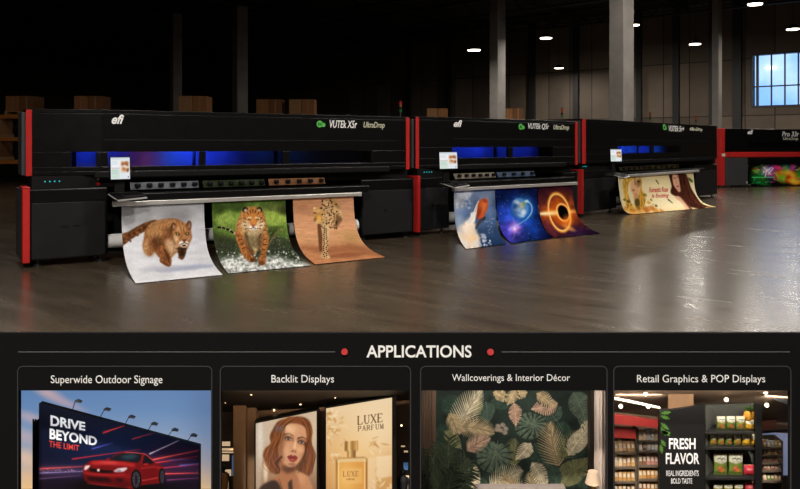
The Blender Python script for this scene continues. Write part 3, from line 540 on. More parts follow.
# sky outside the window
w = bpy.data.worlds.new('sky'); bpy.context.scene.world = w; w.use_nodes = True; nt = w.node_tree; bg = nt.nodes['Background']
tc = nt.nodes.new('ShaderNodeTexCoord'); nz = nt.nodes.new('ShaderNodeTexNoise'); nz.inputs['Scale'].default_value = 9; nz.inputs['Detail'].default_value = 5
cr = nt.nodes.new('ShaderNodeValToRGB'); cr.color_ramp.elements[0].position = .42; cr.color_ramp.elements[1].position = .62
cr.color_ramp.elements[0].color = L4((128, 174, 232)); cr.color_ramp.elements[1].color = L4((214, 230, 248))
nt.links.new(tc.outputs['Generated'], nz.inputs['Vector']); nt.links.new(nz.outputs['Fac'], cr.inputs[0]); nt.links.new(cr.outputs[0], bg.inputs[0]); bg.inputs[1].default_value = 2.1
# columns: square, aligned with the hall
def column(px, Z, wdt, label, gy=None):
    X = (px-CX)/F*Z; mb = MB(); h = wdt/2
    mb.box(-h, h, -h, h, .0, HC-1.0); mb.box(-h-.06, h+.06, -h-.06, h+.06, 0, .25)
    o = mb.build('concrete_column', M['concrete'], bevel=.03); o.location = (X, Z, 0); o.rotation_euler = (0, 0, WB-math.radians(12))
    tag(o, label, 'column', 'concrete columns of the hall')
column(621.5, 24, .56, 'broad square concrete column behind the third printer, nearest column')
column(497.5, 34, .52, 'grey concrete column rising behind the middle printer')
column(717, 34, .32, 'slim bluish column between the third printer and the window')
column(240, 38, .6, 'dim concrete column behind the long left printer, right one of its two')
column(176, 40, .5, 'dim concrete column behind the long left printer, left one of its two')
# high-bay lamps
def highbay(px, py, Z, label, power, h=None, X=None):
    if X is None: X = (px-CX)/F*Z; z = CH-(py-HY)/F*Z
    else: z = h
    r = empty('high_bay_lamp', (X, Z, z)); tag(r, label, 'lamp', 'high bay lamps under the roof')
    MB().lathe([(.08, .2), (.14, .19), (.18, .1), (.29, .03), (.29, .0)]).build('housing', M['lampbody'], r)
    MB().lathe([(.26, -.03), (.27, 0)]).build('diffuser', M['lamp'], r)
    MB().tube([(0, 0, .2), (0, 0, HC-z-.005)], .008, 6).build('suspension_rod', M['lampbody'], r)
    if power:
        l = bpy.data.lights.new('high_bay_light', 'AREA'); l.shape = 'DISK'; l.size = .66; l.energy = power; l.color = (1, .93, .84)
        lo = bpy.data.objects.new('high_bay_light', l); C.objects.link(lo); lo.parent = r; lo.location = (0, 0, -.05)
    return r
LP = [(546, 38, 34, 'lit round high bay lamp left of the broad column, upper one of the pair'), (474, 50, 31, 'lit round high bay lamp left of the column behind the middle printer'),
      (559, 68, 45, 'small lit high bay lamp left of the broad column, lower one of the pair'), (695, 44, 36, 'lit round high bay lamp between the broad column and the window'),
      (755, 4, 28, 'largest lit high bay lamp above the window, at the top edge'), (793, 29, 33, 'lit high bay lamp just above the window at the right edge'), (634, 25, 38, 'small lit high bay lamp touching the right edge of the broad column')]
for px, py, Z, lb in LP: highbay(px, py, Z, lb, 190)
# ------------------------------------------------------------------ the printers
P1 = Line((30, 268), (413, 237.3)); P2 = Line((420, 236), (577, 220)); P3 = Line((583, 217), (717, 197)); P4 = Line((720, 187.5), (800, 186))
def sub(parent): return parent
def bluelamp(r, c, u, v, z, e, col=(.03, .09, 1), size=.05):
    l = bpy.data.lights.new('carriage_light', 'AREA'); l.shape = 'RECTANGLE'; l.size = .16; l.size_y = .05; l.energy = e*1.25*c.get('glow', 1); l.color = col
    o = bpy.data.objects.new('carriage_light', l); C.objects.link(o); o.parent = r; o.location = (u, .1+(c['cv']*(1-u/c['cu']) if u < c['cu'] and c.get('winA') else 0), z+.05); o.rotation_euler = (math.radians(72), 0, 0)
def signal_tower(r, u, v, z):
    t = MB().tube([(0, 0, 0), (0, 0, .1)], .012, 8).tube([(0, 0, 0), (0, 0, .012)], .035, 12).build('signal_tower', M['steel'], r); t.location = (u, v, z)
    for i, k in enumerate(('greenled', 'blackm', 'amberled', 'redled')):
        MB().tube([(0, 0, .1+i*.055), (0, 0, .1+i*.055+.05)], .03, 12).build(('signal_lens' if k != 'blackm' else 'spacer_ring'), M[k], t)
    MB().tube([(0, 0, .32), (0, 0, .335)], .032, 12).build('cap', M['blackm'], t)
def printer(p, label, c):
    L = p.L; H = c['H']; r = empty('printer', (p.o[0], p.o[1], 0), p.ang); tag(r, label, 'printer', 'roll printers standing in a row')
    wl, wr, cu, cv, D = c['wl'], c['wr'], c['cu'], c['cv'], c['D']; UB = 1.115
    # lower cabinets
    for a, b in ((0, wl), (wr, L)):
        k = MB().box(a, b, 0, D, .09, .955).build('cabinet', M['black'], r, .012)
        d = MB().box(a+.015, b-.03, -.014, -.001, .1, .785).build('door', M['door'], k, .006)
        if a == 0:
            for q in (.38, .54): MB().box(a+(b-a)*q, a+(b-a)*(q+.1), -.017, -.0145, .47, .495).build('vent_slot', M['blackm'], d)
        else: MB().box(a+(b-a)*.42, a+(b-a)*.48, -.018, -.0145, .45, .48).build('latch', M['blackm'], d)
        for fu in (a+.1, b-.07):
            for fv in (.12, D-.12):
                MB().tube([(fu, fv, 0), (fu, fv, .025)], .05, 12).tube([(fu, fv, .025), (fu, fv, .09)], .02, 8).build('levelling_foot', M['steel'], r)
    tb = MB(); w_ = c['tw']; tb.box(-w_, -.002, -.02, .1, .06, .99); tb.box(-w_-.002, .0, -.02, .3, .955, .992)
    tb.build('lower_red_trim', M['red'], r, .01)
    MB().box(-w_+.005, -.003, .102, D, .08, .953).build('lower_side_panel', M['side'], r, .01)
    # carriage beam between the cabinets and the housing
    MB().box(.03, L-.04, .1, D-.05, .957, UB-.002).build('carriage_beam', M['blackm'], r)
    MB().box(wl+.005, wr-.005, .5, .56, .1, .954).build('rear_panel', M['blackm'], r)
    MB().box(wl+.005, wr-.005, .25, .4, .1, .18).build('lower_crossbar', M['black'], r)
    for i in range(4): MB().tube([(.18+i*.055, -.004+.1, 1.045), (.18+i*.055, .1, 1.045)], .009, 8).build('status_light', M['cyanled'], r)
    if c.get('stop'):
        MB().tube([(wl-.1, .06, 1.0), (wl-.1, .1, 1.0)], .022, 10).build('emergency_stop', M['redled'], r); MB().tube([(wl-.1, .07, 1.06), (wl-.1, .1, 1.06)], .014, 10).build('key_switch', M['silver'], r)
    # upper housing: plates round a real carriage bay
    E_ = c.get('uend', L); hb = MB(); poly = [(.0, cv), (cu, 0), (E_, 0), (E_, D), (.0, D)]
    hb.prism(poly, UB, UB+.05); hb.prism(poly, H-.05, H); hb.prism([(.0, cv+.4), (cu, .42), (E_, .42), (E_, D), (0, D)], UB+.05, H-.05)
    def front(mx, length, wins):
        hb.mx = mx; z0, z1 = c['wz']
        hb.box(0, length, 0, .05, UB+.05, z0); hb.box(0, length, 0, .05, z1, H-.05); x = 0
        for a, b in wins: hb.box(x, a, 0, .05, z0, z1); x = b
        hb.box(x, length, 0, .05, z0, z1); hb.box(0, .03, .05, .41, UB+.05, H-.05)
        hb.box(0, length, .05, .41, z1+.02, z1+.04)
        hb.mx = None
    la = math.hypot(cu, cv); ang = math.atan2(-cv, cu); mA = Matrix.Translation((0, cv, 0)) @ Matrix.Rotation(ang, 4, 'Z')
    front(mA, la, c.get('winA', [])); front(Matrix.Translation((cu, 0, 0)), E_-cu, [(a-cu, b-cu) for a, b in c['win']])
    h = hb.build('housing', M['black'], r, .006)
    z0, z1 = c['wz']
    for a, b in c['win']: MB().box(a+.002, b-.002, .012, .02, z0+.002, z1-.002).build('viewing_window', M['glass'], r); MB().box(a-.02, b+.02, .38, .412, z0-.06, z1+.018).build('print_carriage', M['bay'], r)
    for a, b in c.get('winA', []):
        o = MB().box(a+.002, b-.002, .012, .02, z0+.002, z1-.002).build('viewing_window', M['glass'], r); o.matrix_basis = mA
        o = MB().box(a-.02, b+.02, .33, .36, z0-.06, z1+.018).build('print_carriage', M['bay'], r); o.matrix_basis = mA
    # lid seam, its glare put in as a lighter strip; grab rail
    MB().box(cu+.02, E_-.25, -.006, -.001, c['seam'], c['seam']+.012).build('lid_seam_glare', M['door'], r)
    MB().box(cu-.1, E_-.4, -.05, -.002, UB-.04, UB+.045).build('grab_rail', M['blackm'], r, .015)
    MB().box(-.055, -.002, cv+.02, D, UB, H-.04).build('side_panel', M['side'], r, .01)
    o = MB().box(-.004, c['rw'], -.022, -.002, UB-.01, H-.012).build('red_trim', M['red'], r, .006); o.matrix_basis = mA
    a, b = c['rr'] or (0, 0)
    if c['rr']: MB().box(a, b, -.02, .25 if b >= E_ else -.002, UB-.01, H-.012).build('red_trim', M['red'], r, .006)
    # table, media bar and rollers
    ta, tb_ = c['table']; MB().box(ta, tb_, -.3, .08, .79, .885).build('output_table', M['black'], r, .012)
    ba, bb = c['bar']; bz = c.get('bz', 0); MB().box(ba, bb, -.37, -.301, .735+bz, .79+bz).box(ba-.01, ba+.03, -.372, -.3, .73+bz, .795+bz).box(bb-.03, bb+.01, -.372, -.3, .73+bz, .795+bz).build('media_bar', M['silver'], r, .008)
    sa, sb = c['strip']; n = len(c['cols']); wds = (sb-sa)/n; q = 0
    for i, cols in enumerate(c['cols']):
        a = sa+i*wds+.03; b = sa+(i+1)*wds-.03; cvs = pic_strip(cols); gx, gz = np.meshgrid(np.linspace(a, b, 60), np.linspace(1.01, .915, 10))
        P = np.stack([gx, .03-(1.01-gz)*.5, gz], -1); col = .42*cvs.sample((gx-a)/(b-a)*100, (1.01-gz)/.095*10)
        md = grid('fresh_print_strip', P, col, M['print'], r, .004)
        m = c['nroll'][i]
        for j in range(m):
            u = a+(j+.6)/m*(b-a); MB().box(u-.035, u+.035, -.05, .0, .945, .995).build('pinch_roller', M['blackm'], r, .012)
    rl = MB().tube([(wl+.02, .12, .25), (wr-.02, .12, .25)], .09, 20).build('supply_roll', M['roll'], r)
    for f in (.1, .38, .7): u = wl+(wr-wl)*f; MB().tube([(u, .12, .25), (u+.012, .12, .25)], .093, 20).build('roll_ring', M['steel'], rl)
    MB().tube([(wl+.002, .12, .25), (wl+.018, .12, .25)], .05, 12).tube([(wr-.018, .12, .25), (wr-.002, .12, .25)], .05, 12).build('spindle', M['steel'], r)
    for u, v in c['towers']: signal_tower(r, u, v, H)
    for nm, body, m, sh, bd, bx in c['text']: text(nm, body, M[m], r, bx, sh, bd, .004, Matrix.Translation((0, -.001, 0)))
    if c.get('badge'):
        u, z, s = c['badge']; b = MB().tube([(u, -.001, z), (u, -.01, z)], s, 16).tube([(u+s*1.25, -.001, z-s*.25), (u+s*1.25, -.01, z-s*.25)], s*.62, 12).build('green_badge', M['green'], r)
        MB().box(u-s*.5, u-s*.3, -.013, -.0105, z-s*.5, z+s*.5).box(u-.1*s, u+.1*s, -.013, -.0105, z-s*.5, z+s*.3).box(u+.3*s, u+s*.5, -.013, -.0105, z-s*.5, z+s*.5).build('badge_mark', M['blackm'], b)
    for l in c['lights']: bluelamp(r, c, *l)
    for t_ in r.children:
        if t_.name.startswith('signal_tower'): t_.scale = (.8, .8, .8)
    return r
def tb(p, x0, y0, x1, y1, v=0):
    a = p.uz(x0, (y0+y1)/2, v); b = p.uz(x1, (y0+y1)/2, v); u, z = p.uz((x0+x1)/2, y0, v); u2, z2 = p.uz((x0+x1)/2, y1, v); return (a[0], b[0], z2, z)
def wl_(p, l): return [(p.u(a), p.u(b)) for a, b in l]
R_ = (1, .05, .02)
cats = [[(150, 155, 165), (175, 180, 190), (120, 125, 135)], [(70, 80, 60), (50, 64, 40), (90, 96, 84)], [(170, 120, 86), (140, 96, 70), (190, 140, 100)]]
spc = [[(190, 180, 160), (150, 140, 130), (210, 200, 180)], [(110, 130, 160), (80, 100, 140), (130, 140, 150)]]
U1 = P1.u; B3 = .31
printer(P1, 'longest glossy black printer with red trims, nearest, with three big-cat prints hanging in front', dict(
    tw=.085, H=1.955, wl=.9, wr=4.65, cu=.832, cv=.35, D=.75, wz=(1.222, 1.412), seam=1.56, rw=.068, rr=(5.475, 5.54), uend=5.545, stop=1,
    winA=[(.53, .83)], win=wl_(P1, [(108, 199.5), (206, 283), (290, 371)]), table=(.93, 4.62), bar=(.9, 4.44), strip=(1.15, 4.05), cols=cats, nroll=(6, 6, 5), towers=[(P1.u(400.5, .15), .15)],
    badge=(P1.u(319.5), 1.815, .05),
    text=[('logo_lettering', 'efi', 'white', .35, .03, tb(P1, 111.5, 114.5, 124, 124)), ('model_lettering', 'VUTEk X5r', 'white', .2, .012, tb(P1, 329.5, 120.5, 357, 128)), ('feature_lettering', 'UltraDrop', 'cream', .25, .005, tb(P1, 363.5, 122, 384.5, 129.5))],
    lights=[(.62, .3, 1.36, 1.6), (1.0, .26, 1.34, 1.7), (1.99, .26, 1.34, 2.6), (1.83, .26, 1.3, 1.2, (.02, .25, 1)), (1.5, .26, 1.25, .6, (1, .12, .1)), (2.3, .26, 1.34, 2.6), (2.6, .26, 1.34, 1.0), (3.2, .26, 1.36, .25, (.03, .2, .8)), (3.7, .26, 1.36, .12, (.03, .3, .8))]))
printer(P2, 'middle glossy black printer with three outer-space prints hanging in front', dict(
    tw=.06, H=1.975, wl=.66, wr=3.72, cu=.724, cv=.12, D=1.0, wz=(1.275, 1.462), seam=1.6, rw=.062, rr=(4.09, 4.155), uend=4.155,
    win=wl_(P2, [(452.5, 508), (513, 553)]), table=(.68, 3.7), bar=(.44, 3.68), strip=(.75, 2.9), cols=spc, nroll=(6, 4), towers=[(P2.u(562, .15), .15)],
    badge=(P2.u(520.5), 1.84, .055),
    text=[('logo_lettering', 'efi', 'white', .35, .03, tb(P2, 453.5, 120, 462, 127)), ('model_lettering', 'VUTEk Q5r', 'white', .2, .012, tb(P2, 528, 123.5, 549, 130)), ('feature_lettering', 'UltraDrop', 'cream', .25, .005, tb(P2, 553.5, 125, 569, 131))],
    lights=[(1.0, .26, 1.38, 1.8), (1.8, .26, 1.38, 2.2), (1.4, .26, 1.38, 1.0), (2.6, .26, 1.38, 1.6), (3.1, .26, 1.38, 1.0)]))
printer(P3, 'black printer with one long cream fashion print hanging in front', dict(
    bz=.06, glow=1.6, tw=.045, H=2.05, wl=1.55, wr=6.3, cu=1.534, cv=.03, D=1.2, wz=(1.31, 1.476), seam=1.6, rw=.14, rr=None, uend=8.034,
    win=wl_(P3, [(618, 651.5), (654, 681)]), table=(1.57, 6.25), bar=(1.0, 5.6), strip=(1.7, 5.2), cols=[[(70, 62, 44), (90, 80, 50), (40, 36, 30)], [(80, 70, 46), (50, 44, 30), (96, 84, 56)]], nroll=(6, 5), towers=[(P3.u(650, .3), .3), (P3.u(696, .3), .3)],
    badge=(P3.u(664), 1.945, .075),
    text=[('model_lettering', 'VUTEk 5r+', 'white', .2, .012, tb(P3, 668.5, 126, 684, 131.5)), ('feature_lettering', 'UltraDrop', 'cream', .25, .005, tb(P3, 690, 127.5, 702, 132))],
    lights=[(2.0, .26, 1.35, 1.2), (2.7, .26, 1.35, 1.6), (3.2, .26, 1.35, 1.0, (.02, .2, 1)), (3.9, .26, 1.35, 1.5), (4.7, .26, 1.35, .9, (.02, .2, 1))]))
# the far printer: a red frame round a black hood and an open front
def far_printer(p):
    r = empty('printer', (p.o[0], p.o[1], 0), p.ang); L = 6.2; D = 1.2
    tag(r, 'farthest printer with a red frame and a bright neon-coloured print, at the right edge', 'printer', 'roll printers standing in a row')
    MB().box(0, .14, .26, D, .07, 2.07).build('side_panel', M['blackm'], r)
    MB().box(0, .2, -.02, .25, .06, 2.09).box(L-.2, L, -.02, .25, .06, 2.09).box(.231, L-.231, -.02, .3, 1.06, 1.25).build('red_frame', M['red'], r, .02)
    MB().box(.232, L-.232, 0, D, 1.252, 2.08).build('hood', M['black'], r, .02)
    k = MB().box(.232, 1.19, 0, D, .07, 1.055).build('cabinet', M['side'], r, .01); MB().box(1.1, 1.15, -.03, -.001, .12, .2).build('latch', M['silver'], k)
    MB().box(5.3, L-.232, 0, D, .07, 1.055).build('cabinet', M['side'], r, .01)
    MB().box(1.195, 5.295, .5, D, .07, 1.055).build('rear_panel', M['blackm'], r)
    MB().box(1.195, 5.295, -.01, .3, .86, 1.055).build('output_beam', M['black'], r, .02)
    MB().tube([(1.2, .14, .78), (5.29, .14, .78)], .06, 14).build('tension_roller', M['steel'], r)
    for u in (.1, .7, 5.4, L-.1): MB().tube([(u, .2, 0), (u, .2, .07)], .05, 10).tube([(u, D-.2, 0), (u, D-.2, .07)], .05, 10).build('levelling_foot', M['steel'], r)
    MB().box(.06, .2, -.03, -.021, 1.1, 1.2).build('indicator_plate', M['cream'], r); MB().tube([(.34, -.021, 1.15), (.34, -.04, 1.15)], .03, 10).build('start_button', M['amberled'], r)
    for a, b in ((1.55, 2.0), (2.55, 3.0)): MB().box(a, b, -.014, -.011, .99, 1.02).build('small_caption_plate', M['door'], r)
    text('logo_lettering', 'efi', M['white'], r, tb(p, 747.5, 129.8, 753, 134.2), .35, .03, .004, Matrix.Translation((0, -.001, 0)))
    text('model_lettering', 'Pro 33r', M['white'], r, tb(p, 782, 131.5, 799, 136.5), .2, .012, .004, Matrix.Translation((0, -.001, 0)))
    text('feature_lettering', 'UltraDrop', M['cream'], r, tb(p, 783, 137.2, 798, 140.8), .25, .005, .004, Matrix.Translation((0, -.001, 0)))
    MB().box(1.2, 4.6, -.006, -.001, 1.42, 1.6).build('dark_window', M['glass'], r)
    gx, gz = np.meshgrid(np.linspace(1.3, 5.25, 220), np.linspace(.8, .03, 70)); v = np.where(gz > .12, .06, .06-(.12-gz)*1.5); P = np.stack([gx, v, gz], -1)
    x, y = proj(p.world(P)); x = np.where(x > 799, 799-(x-799) % 45, x)
    o = grid('printed_banner', P, pic_neon().sample(x, y), M['print'], None, .004); o.matrix_world = r.matrix_basis; tag(o, 'dark print with neon green, violet and orange swirls in the farthest printer', 'banner', 'prints hanging from the printers')
    return r
far_printer(P4)
# ------------------------------------------------------------------ the hanging prints
def paint_text(c, body, x0, x1, y0, y1, slope, col, shear=0, bold=0, vs=0):
    cu = bpy.data.curves.new('t', 'FONT'); cu.body = body; cu.offset = bold; cu.shear = shear; cu.resolution_u = 3
    t = bpy.data.objects.new('t', cu); C.objects.link(t); dg = bpy.context.evaluated_depsgraph_get(); dg.update()
    me = bpy.data.meshes.new_from_object(t.evaluated_get(dg)); bpy.data.objects.remove(t); bpy.data.curves.remove(cu)
    co_ = np.array([v.co[:2] for v in me.vertices]); mn, mxx = co_.min(0), co_.max(0); q = (co_-mn)/(mxx-mn)
    X = x0+q[:, 0]*(x1-x0); Y = y1+(y0-y1)*q[:, 1]+slope*(X-x0)+vs*q[:, 0]*q[:, 1]; m = np.zeros((c.H, c.W))
    p_ = np.stack([X+c.pad, Y+c.pad], 1)
    for f in me.polygons:
        p = p_[list(f.vertices)]; a0, b0 = np.floor(p.min(0)).astype(int)-1; a1, b1 = np.ceil(p.max(0)).astype(int)+2
        a0, b0 = max(a0, 0), max(b0, 0); a1, b1 = min(a1, c.W), min(b1, c.H)
        if a1 <= a0 or b1 <= b0: continue
        for oy in (.17, .5, .83):
            for ox in (.17, .5, .83):
                xx, yy = np.meshgrid(np.arange(a0, a1)+ox, np.arange(b0, b1)+oy); ins = np.zeros(xx.shape, bool)
                for (x1_, y1_), (x2_, y2_) in zip(p, np.roll(p, -1, 0)):
                    if y1_ == y2_: continue
                    ins ^= ((y1_ > yy) != (y2_ > yy)) & (xx < (x2_-x1_)*(yy-y1_)/(y2_-y1_)+x1_)
                m[b0:b1, a0:a1] += ins/9
    bpy.data.meshes.remove(me); c.mix(np.clip(m, 0, 1), col)

def banner(p, tl, tr, bl, br, cv, label, top=.733, n=(150, 150), v0=-.335, reach=None):
    ua, ub = p.u(tl, v0), p.u(tr, v0); (a, va), (b, vb) = p.fl(*bl), p.fl(*br)
    if reach: va, vb = reach
    ni, nj = n; t = np.linspace(0, 1, nj)[:, None]; s = np.linspace(0, 1, ni)[None]
    vend = va+(vb-va)*s; k = 1-t
    v = k**3*v0+3*k*k*t*(v0-.04)+3*k*t*t*(v0+(vend-v0)*.2)+t**3*vend
    z = k**3*top+3*k*k*t*.2+3*k*t*t*.012+t**3*.012+0*s
    f = (v-v0)/(vend-v0); u = ua+(ub-ua)*s+f*((a-ua)+((b-ub)-(a-ua))*s)
    z = z+.01*np.sin(s*9+t*3)*t*(1-t)*2
    P = np.stack([u+0*z, v+0*z, np.maximum(z, .006)], -1); x, y = proj(p.world(P))
    o = grid('printed_banner', P, cv.sample(x, y), M['print'], None, .005); o.matrix_world = Matrix.Translation((p.o[0], p.o[1], 0)) @ Matrix.Rotation(p.ang, 4, 'Z')
    return tag(o, label, 'banner', 'prints hanging from the printers')
banner(P1, 121.5, 204, (135.5, 284), (222.5, 275.5), pic_cougar(), 'print of a brown cougar running over snow, left of the big-cat prints')
banner(P1, 212, 285.5, (228.5, 274), (311, 266), pic_tiger(), 'print of an orange tiger charging through water, middle big-cat print')
banner(P1, 293, 353.5, (315, 265), (385, 257.7), pic_leopard(), 'print of a spotted leopard walking on tan sand, right of the big-cat prints')
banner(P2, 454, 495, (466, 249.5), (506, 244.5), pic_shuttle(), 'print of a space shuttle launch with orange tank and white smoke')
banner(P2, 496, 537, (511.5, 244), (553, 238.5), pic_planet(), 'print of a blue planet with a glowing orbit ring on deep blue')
banner(P2, 538, 572.5, (554, 238.5), (600, 234), pic_hole(), 'print of a black hole with a glowing orange ring')
banner(P3, 618, 693.5, (634, 214.5), (716, 207.3), pic_roses(), 'long cream print with two long-haired women and red script lettering', top=.793, n=(220, 130))
# ------------------------------------------------------------------ operator workstations on the output tables
def workstation(p, pxc, label, pxm, sc=1.0, turn=0, mz=.23, mw=.17, mh=.29):
    u = p.u(pxc, -.57); w = Vector(p.world([u, -.57, .895])); r = empty('computer_workstation', w, p.ang); tag(r, label, 'computer', 'workstations on the printer tables')
    s0 = sc; sc = sc*.7
    MB().box(-.27*sc, .27*sc, -.22*sc, .18*sc, 0, .014).build('tray', M['silver'], r, .004)
    MB().box(-.25*sc, .25*sc, -.18*sc, .16*sc, .0125, .03).build('tray_mat', M['blackm'], r, .006)
    k = MB().box(-.12*sc, .24*sc, -.17*sc, -.04*sc, .031, .043).build('keyboard', M['steel'], r, .004)
    kb = MB()
    for i in range(11):
        for j in range(4): kb.box(-.11*sc+i*.031*sc, -.086*sc+i*.031*sc, -.162*sc+j*.029*sc, -.138*sc+j*.029*sc, .0435, .049)
    kb.build('keys', M['blackm'], k)
    Rt = Matrix.Translation((0, .18*sc, 0)) @ Matrix.Rotation(.24, 4, 'X') @ Matrix.Rotation(.22, 4, 'Z') @ Matrix.Translation((0, -.18*sc, 0))
    for ch in r.children: ch.matrix_basis = Rt
    mu = p.u(pxm, -.57)-u
    MB().box(-.1*sc, .1*sc, .2, .268, -.04, .0).build('bracket', M['steel'], r)
    sc = s0; po = MB(); po.box(mu-.06*sc, mu+.06*sc, .02, .05, -.012, mz); po.box(mu-.1*sc, mu+.1*sc, .0, .14, .008, .024); po.build('post', M['blackm'], r, .006)
    m = MB().box(-mw, mw, 0, .03, 0, mh).build('monitor', M['blackm'], r, .006); m.location = (mu, -.03, mz-.055); m.rotation_euler = (-.06, 0, turn)
    gx, gz = np.meshgrid(np.linspace(-mw+.01, mw-.01, 60), np.linspace(mh-.012, .014, 60)); P = np.stack([gx, 0*gx-.0015, gz], -1)
    grid('screen', P, pic_screen().sample((gx+mw-.01)/(2*mw-.02)*120, (mh-.012-gz)/(mh-.026)*130), M['screen'], m); return r
workstation(P1, 125, 'lit screen with keyboard tray on the longest printer', 120, 1.0, .12, .23, .125)
workstation(P2, 453, 'lit screen with keyboard tray on the printer with the outer-space prints', 447.5, 1.1, .0, .27, .2, .285)
workstation(P3, 619, 'small lit screen with keyboard tray on the printer with the cream print', 615, 1.1, -.35, .31, .16, .27)
# ------------------------------------------------------------------ pallet racks and goods at the back
M['orange'] = mat('rack_beam_orange', (176, 104, 44), .5); M['rackpost'] = mat('rack_upright', (70, 74, 82), .5)
M['wood'] = mat('pallet_wood', (150, 118, 80), .8, var=.25)
BOX = [mat('cardboard_tan', (140, 92, 50), .8, var=.2), mat('cardboard_brown', (112, 72, 38), .8, var=.2), mat('cardboard_pale', (146, 106, 68), .8, var=.2)]
ORD = ['first', 'second', 'third', 'fourth', 'fifth', 'sixth', 'seventh', 'eighth', 'ninth', 'tenth']
def rack(px0, nb, Z, levels, name, label, fill, bw=2.7):
    X0 = (px0-CX)/F*Z; r = empty('pallet_rack', (X0, Z, 0)); tag(r, label, 'rack', 'pallet racks along the hall')
    Ht = levels[-1]+.1
    for i in range(nb+1):
        m = MB()
        for y in (-.5, .5): m.box(i*bw-.05, i*bw+.05, y-.04, y+.04, 0, Ht)
        for q in range(int(Ht/.9)): m.tube([(i*bw, -.5, .15+q*.9), (i*bw, .5, .6+q*.9)], .02, 5)
        m.build('upright', M['rackpost'], r)
    for i in range(nb):
        for z in levels:
            m = MB()
            for y in (-.53, .45): m.box(i*bw+.052, (i+1)*bw-.052, y, y+.07, z-.14, z)
            m.build('beam', M['orange'], r)
    k = 0
    for (i, lv, lay) in fill:
        z = levels[lv]+.001 if lv >= 0 else .001; n = 0
        for j in range(2):
            if not lay[j]: continue
            px_ = X0+i*bw+.12+j*1.28; pl = MB()
            for q in range(5): pl.box(0, 1.15, -.5+q*.22, -.5+q*.22+.14, .1, .13)
            for q in (0, .52, 1.04): pl.box(q, q+.1, -.5, .5, 0, .1)
            o = pl.build('wooden_pallet', M['wood']); o.location = (px_, Z, z)
            tag(o, '%s wooden pallet in the %s bay, %s of the %s' % (('left', 'right')[j], ORD[i], ('floor level' if lv < 0 else ORD[lv]+' shelf level'), name), 'pallet', 'pallets on the racks')
            for b_ in range(lay[j]):
                for c_ in range(2):
                    h = .6; x0 = px_+.02+c_*.56; m = MB(); w_ = .54
                    m.box(0, w_, 0, .9, 0, h); o = m.build('cardboard_box', BOX[(i*3+j+b_+c_+lv) % 3], bevel=.01); o.location = (x0, Z-.46, z+.131+b_*(h+.002))
                    tp = MB().box(w_*.44, w_*.56, -.003, .0, 0, h).box(w_*.44, w_*.56, -.003, .9, h, h+.002).build('packing_tape', BOX[2], o)
                    tag(o, '%s brown carton on the %s pallet, %s bay, %s shelf of the %s' % (('left', 'right')[c_], ('left', 'right')[j], ORD[i], ORD[lv], name), 'box', 'cartons on the racks')
    return r
rack(-24, 4, 30, (.9, 1.8, 2.7), 'left rack', 'orange-beamed pallet rack with cartons at the left edge', [(0, 0, (1, 0)), (0, 1, (1, 0)), (0, 2, (0, 1)), (1, 2, (0, 1)), (3, 2, (1, 0))])
rack(226, 2, 33, (1.0, 1.9, 2.75), 'middle rack', 'orange-beamed pallet rack behind the right end of the longest printer', [(0, 2, (0, 1)), (1, 2, (1, 0))])
rack(424, 2, 40, (.9, 1.8, 2.7), 'right rack', 'pallet rack far behind the middle printer', [(0, 2, (1, 0)), (1, 2, (0, 1))])
# ------------------------------------------------------------------ the display case in the foreground
M['case'] = mat('black_case_panel', (15, 15, 16), .75, spec=.12, var=.1, vscale=40)
M['rim'] = mat('grey_frame_line', (58, 58, 61), .5, metal=.0); M['rule'] = mat('grey_rule', (92, 90, 90), .5); M['dot'] = mat('red_dot', (178, 28, 27), .5)
YF = 2.0
case = empty('display_case', (0, YF, 0)); tag(case, 'long black display case with four lit scenes under the heading APPLICATIONS', 'display case')
def kid(o, parent): o.parent = parent; o.matrix_parent_inverse = parent.matrix_basis.inverted(); return o
def P_(x, y, Y=YF): return Vector(pt(x, y, Y))
def quad(x0, y0, x1, y1, Y): return [P_(x0, y1, Y), P_(x1, y1, Y), P_(x1, y0, Y), P_(x0, y0, Y)]
def pslab(mb, poly, Y, d): return mb.slab([P_(x, y, Y) for x, y in poly][::-1], (0, d, 0))   # polygon drawn clockwise on screen
zf = lambda y, Y=YF: CH-(y-HY)/F*Y
xf = lambda x, Y=YF: (x-CX)/F*Y
ZB, ZT = .40, zf(390.5)                         # niche floor and niche opening top
cards = [(19, 211), (221, 409.5), (421.5, 606.5), (614.5, 790)]
fr = MB(); XL, XR = xf(-60), xf(860); Y1 = YF+.012
fr.box(XL, XR, YF, Y1, ZT, zf(333)); fr.box(XL, XR, YF, Y1, 0, ZB)
ed = [-60]+[q for c in cards for q in c]+[860]
for a, b in zip(ed[::2], ed[1::2]): fr.box(xf(a), xf(b), YF, Y1, ZB, ZT)
kid(fr.build('front_panel', M['case']), case)
YB = 2.36
sh = MB()
sh.hexa([(XL, Y1+.001, 0), (XR, Y1+.001, 0), (XR, Y1+.001, ZB), (XL, Y1+.001, ZB)], [(XL-.25, YB, 0), (XR+.25, YB, 0), (XR+.25, YB, ZB), (XL-.25, YB, ZB)])
sh.hexa([(XL, Y1+.001, zf(333)-.012), (XR, Y1+.001, zf(333)-.012), (XR, Y1+.001, zf(333)), (XL, Y1+.001, zf(333))], [(XL-.25, YB, .872), (XR+.25, YB, .872), (XR+.25, YB, .884), (XL-.25, YB, .884)])
sh.box(XL-.25, XR+.25, YB, YB+.015, 0, .884)
for a, b in ((-60, -58), (858, 860)): sh.hexa([P_(a, 520, Y1), P_(b, 520, Y1), P_(b, 334, Y1), P_(a, 334, Y1)], [(xf(a, YB), YB, ZB), (xf(b, YB), YB, ZB), (xf(b, YB), YB, .87), (xf(a, YB), YB, .87)])
kid(sh.build('case_body', M['blackm']), case)
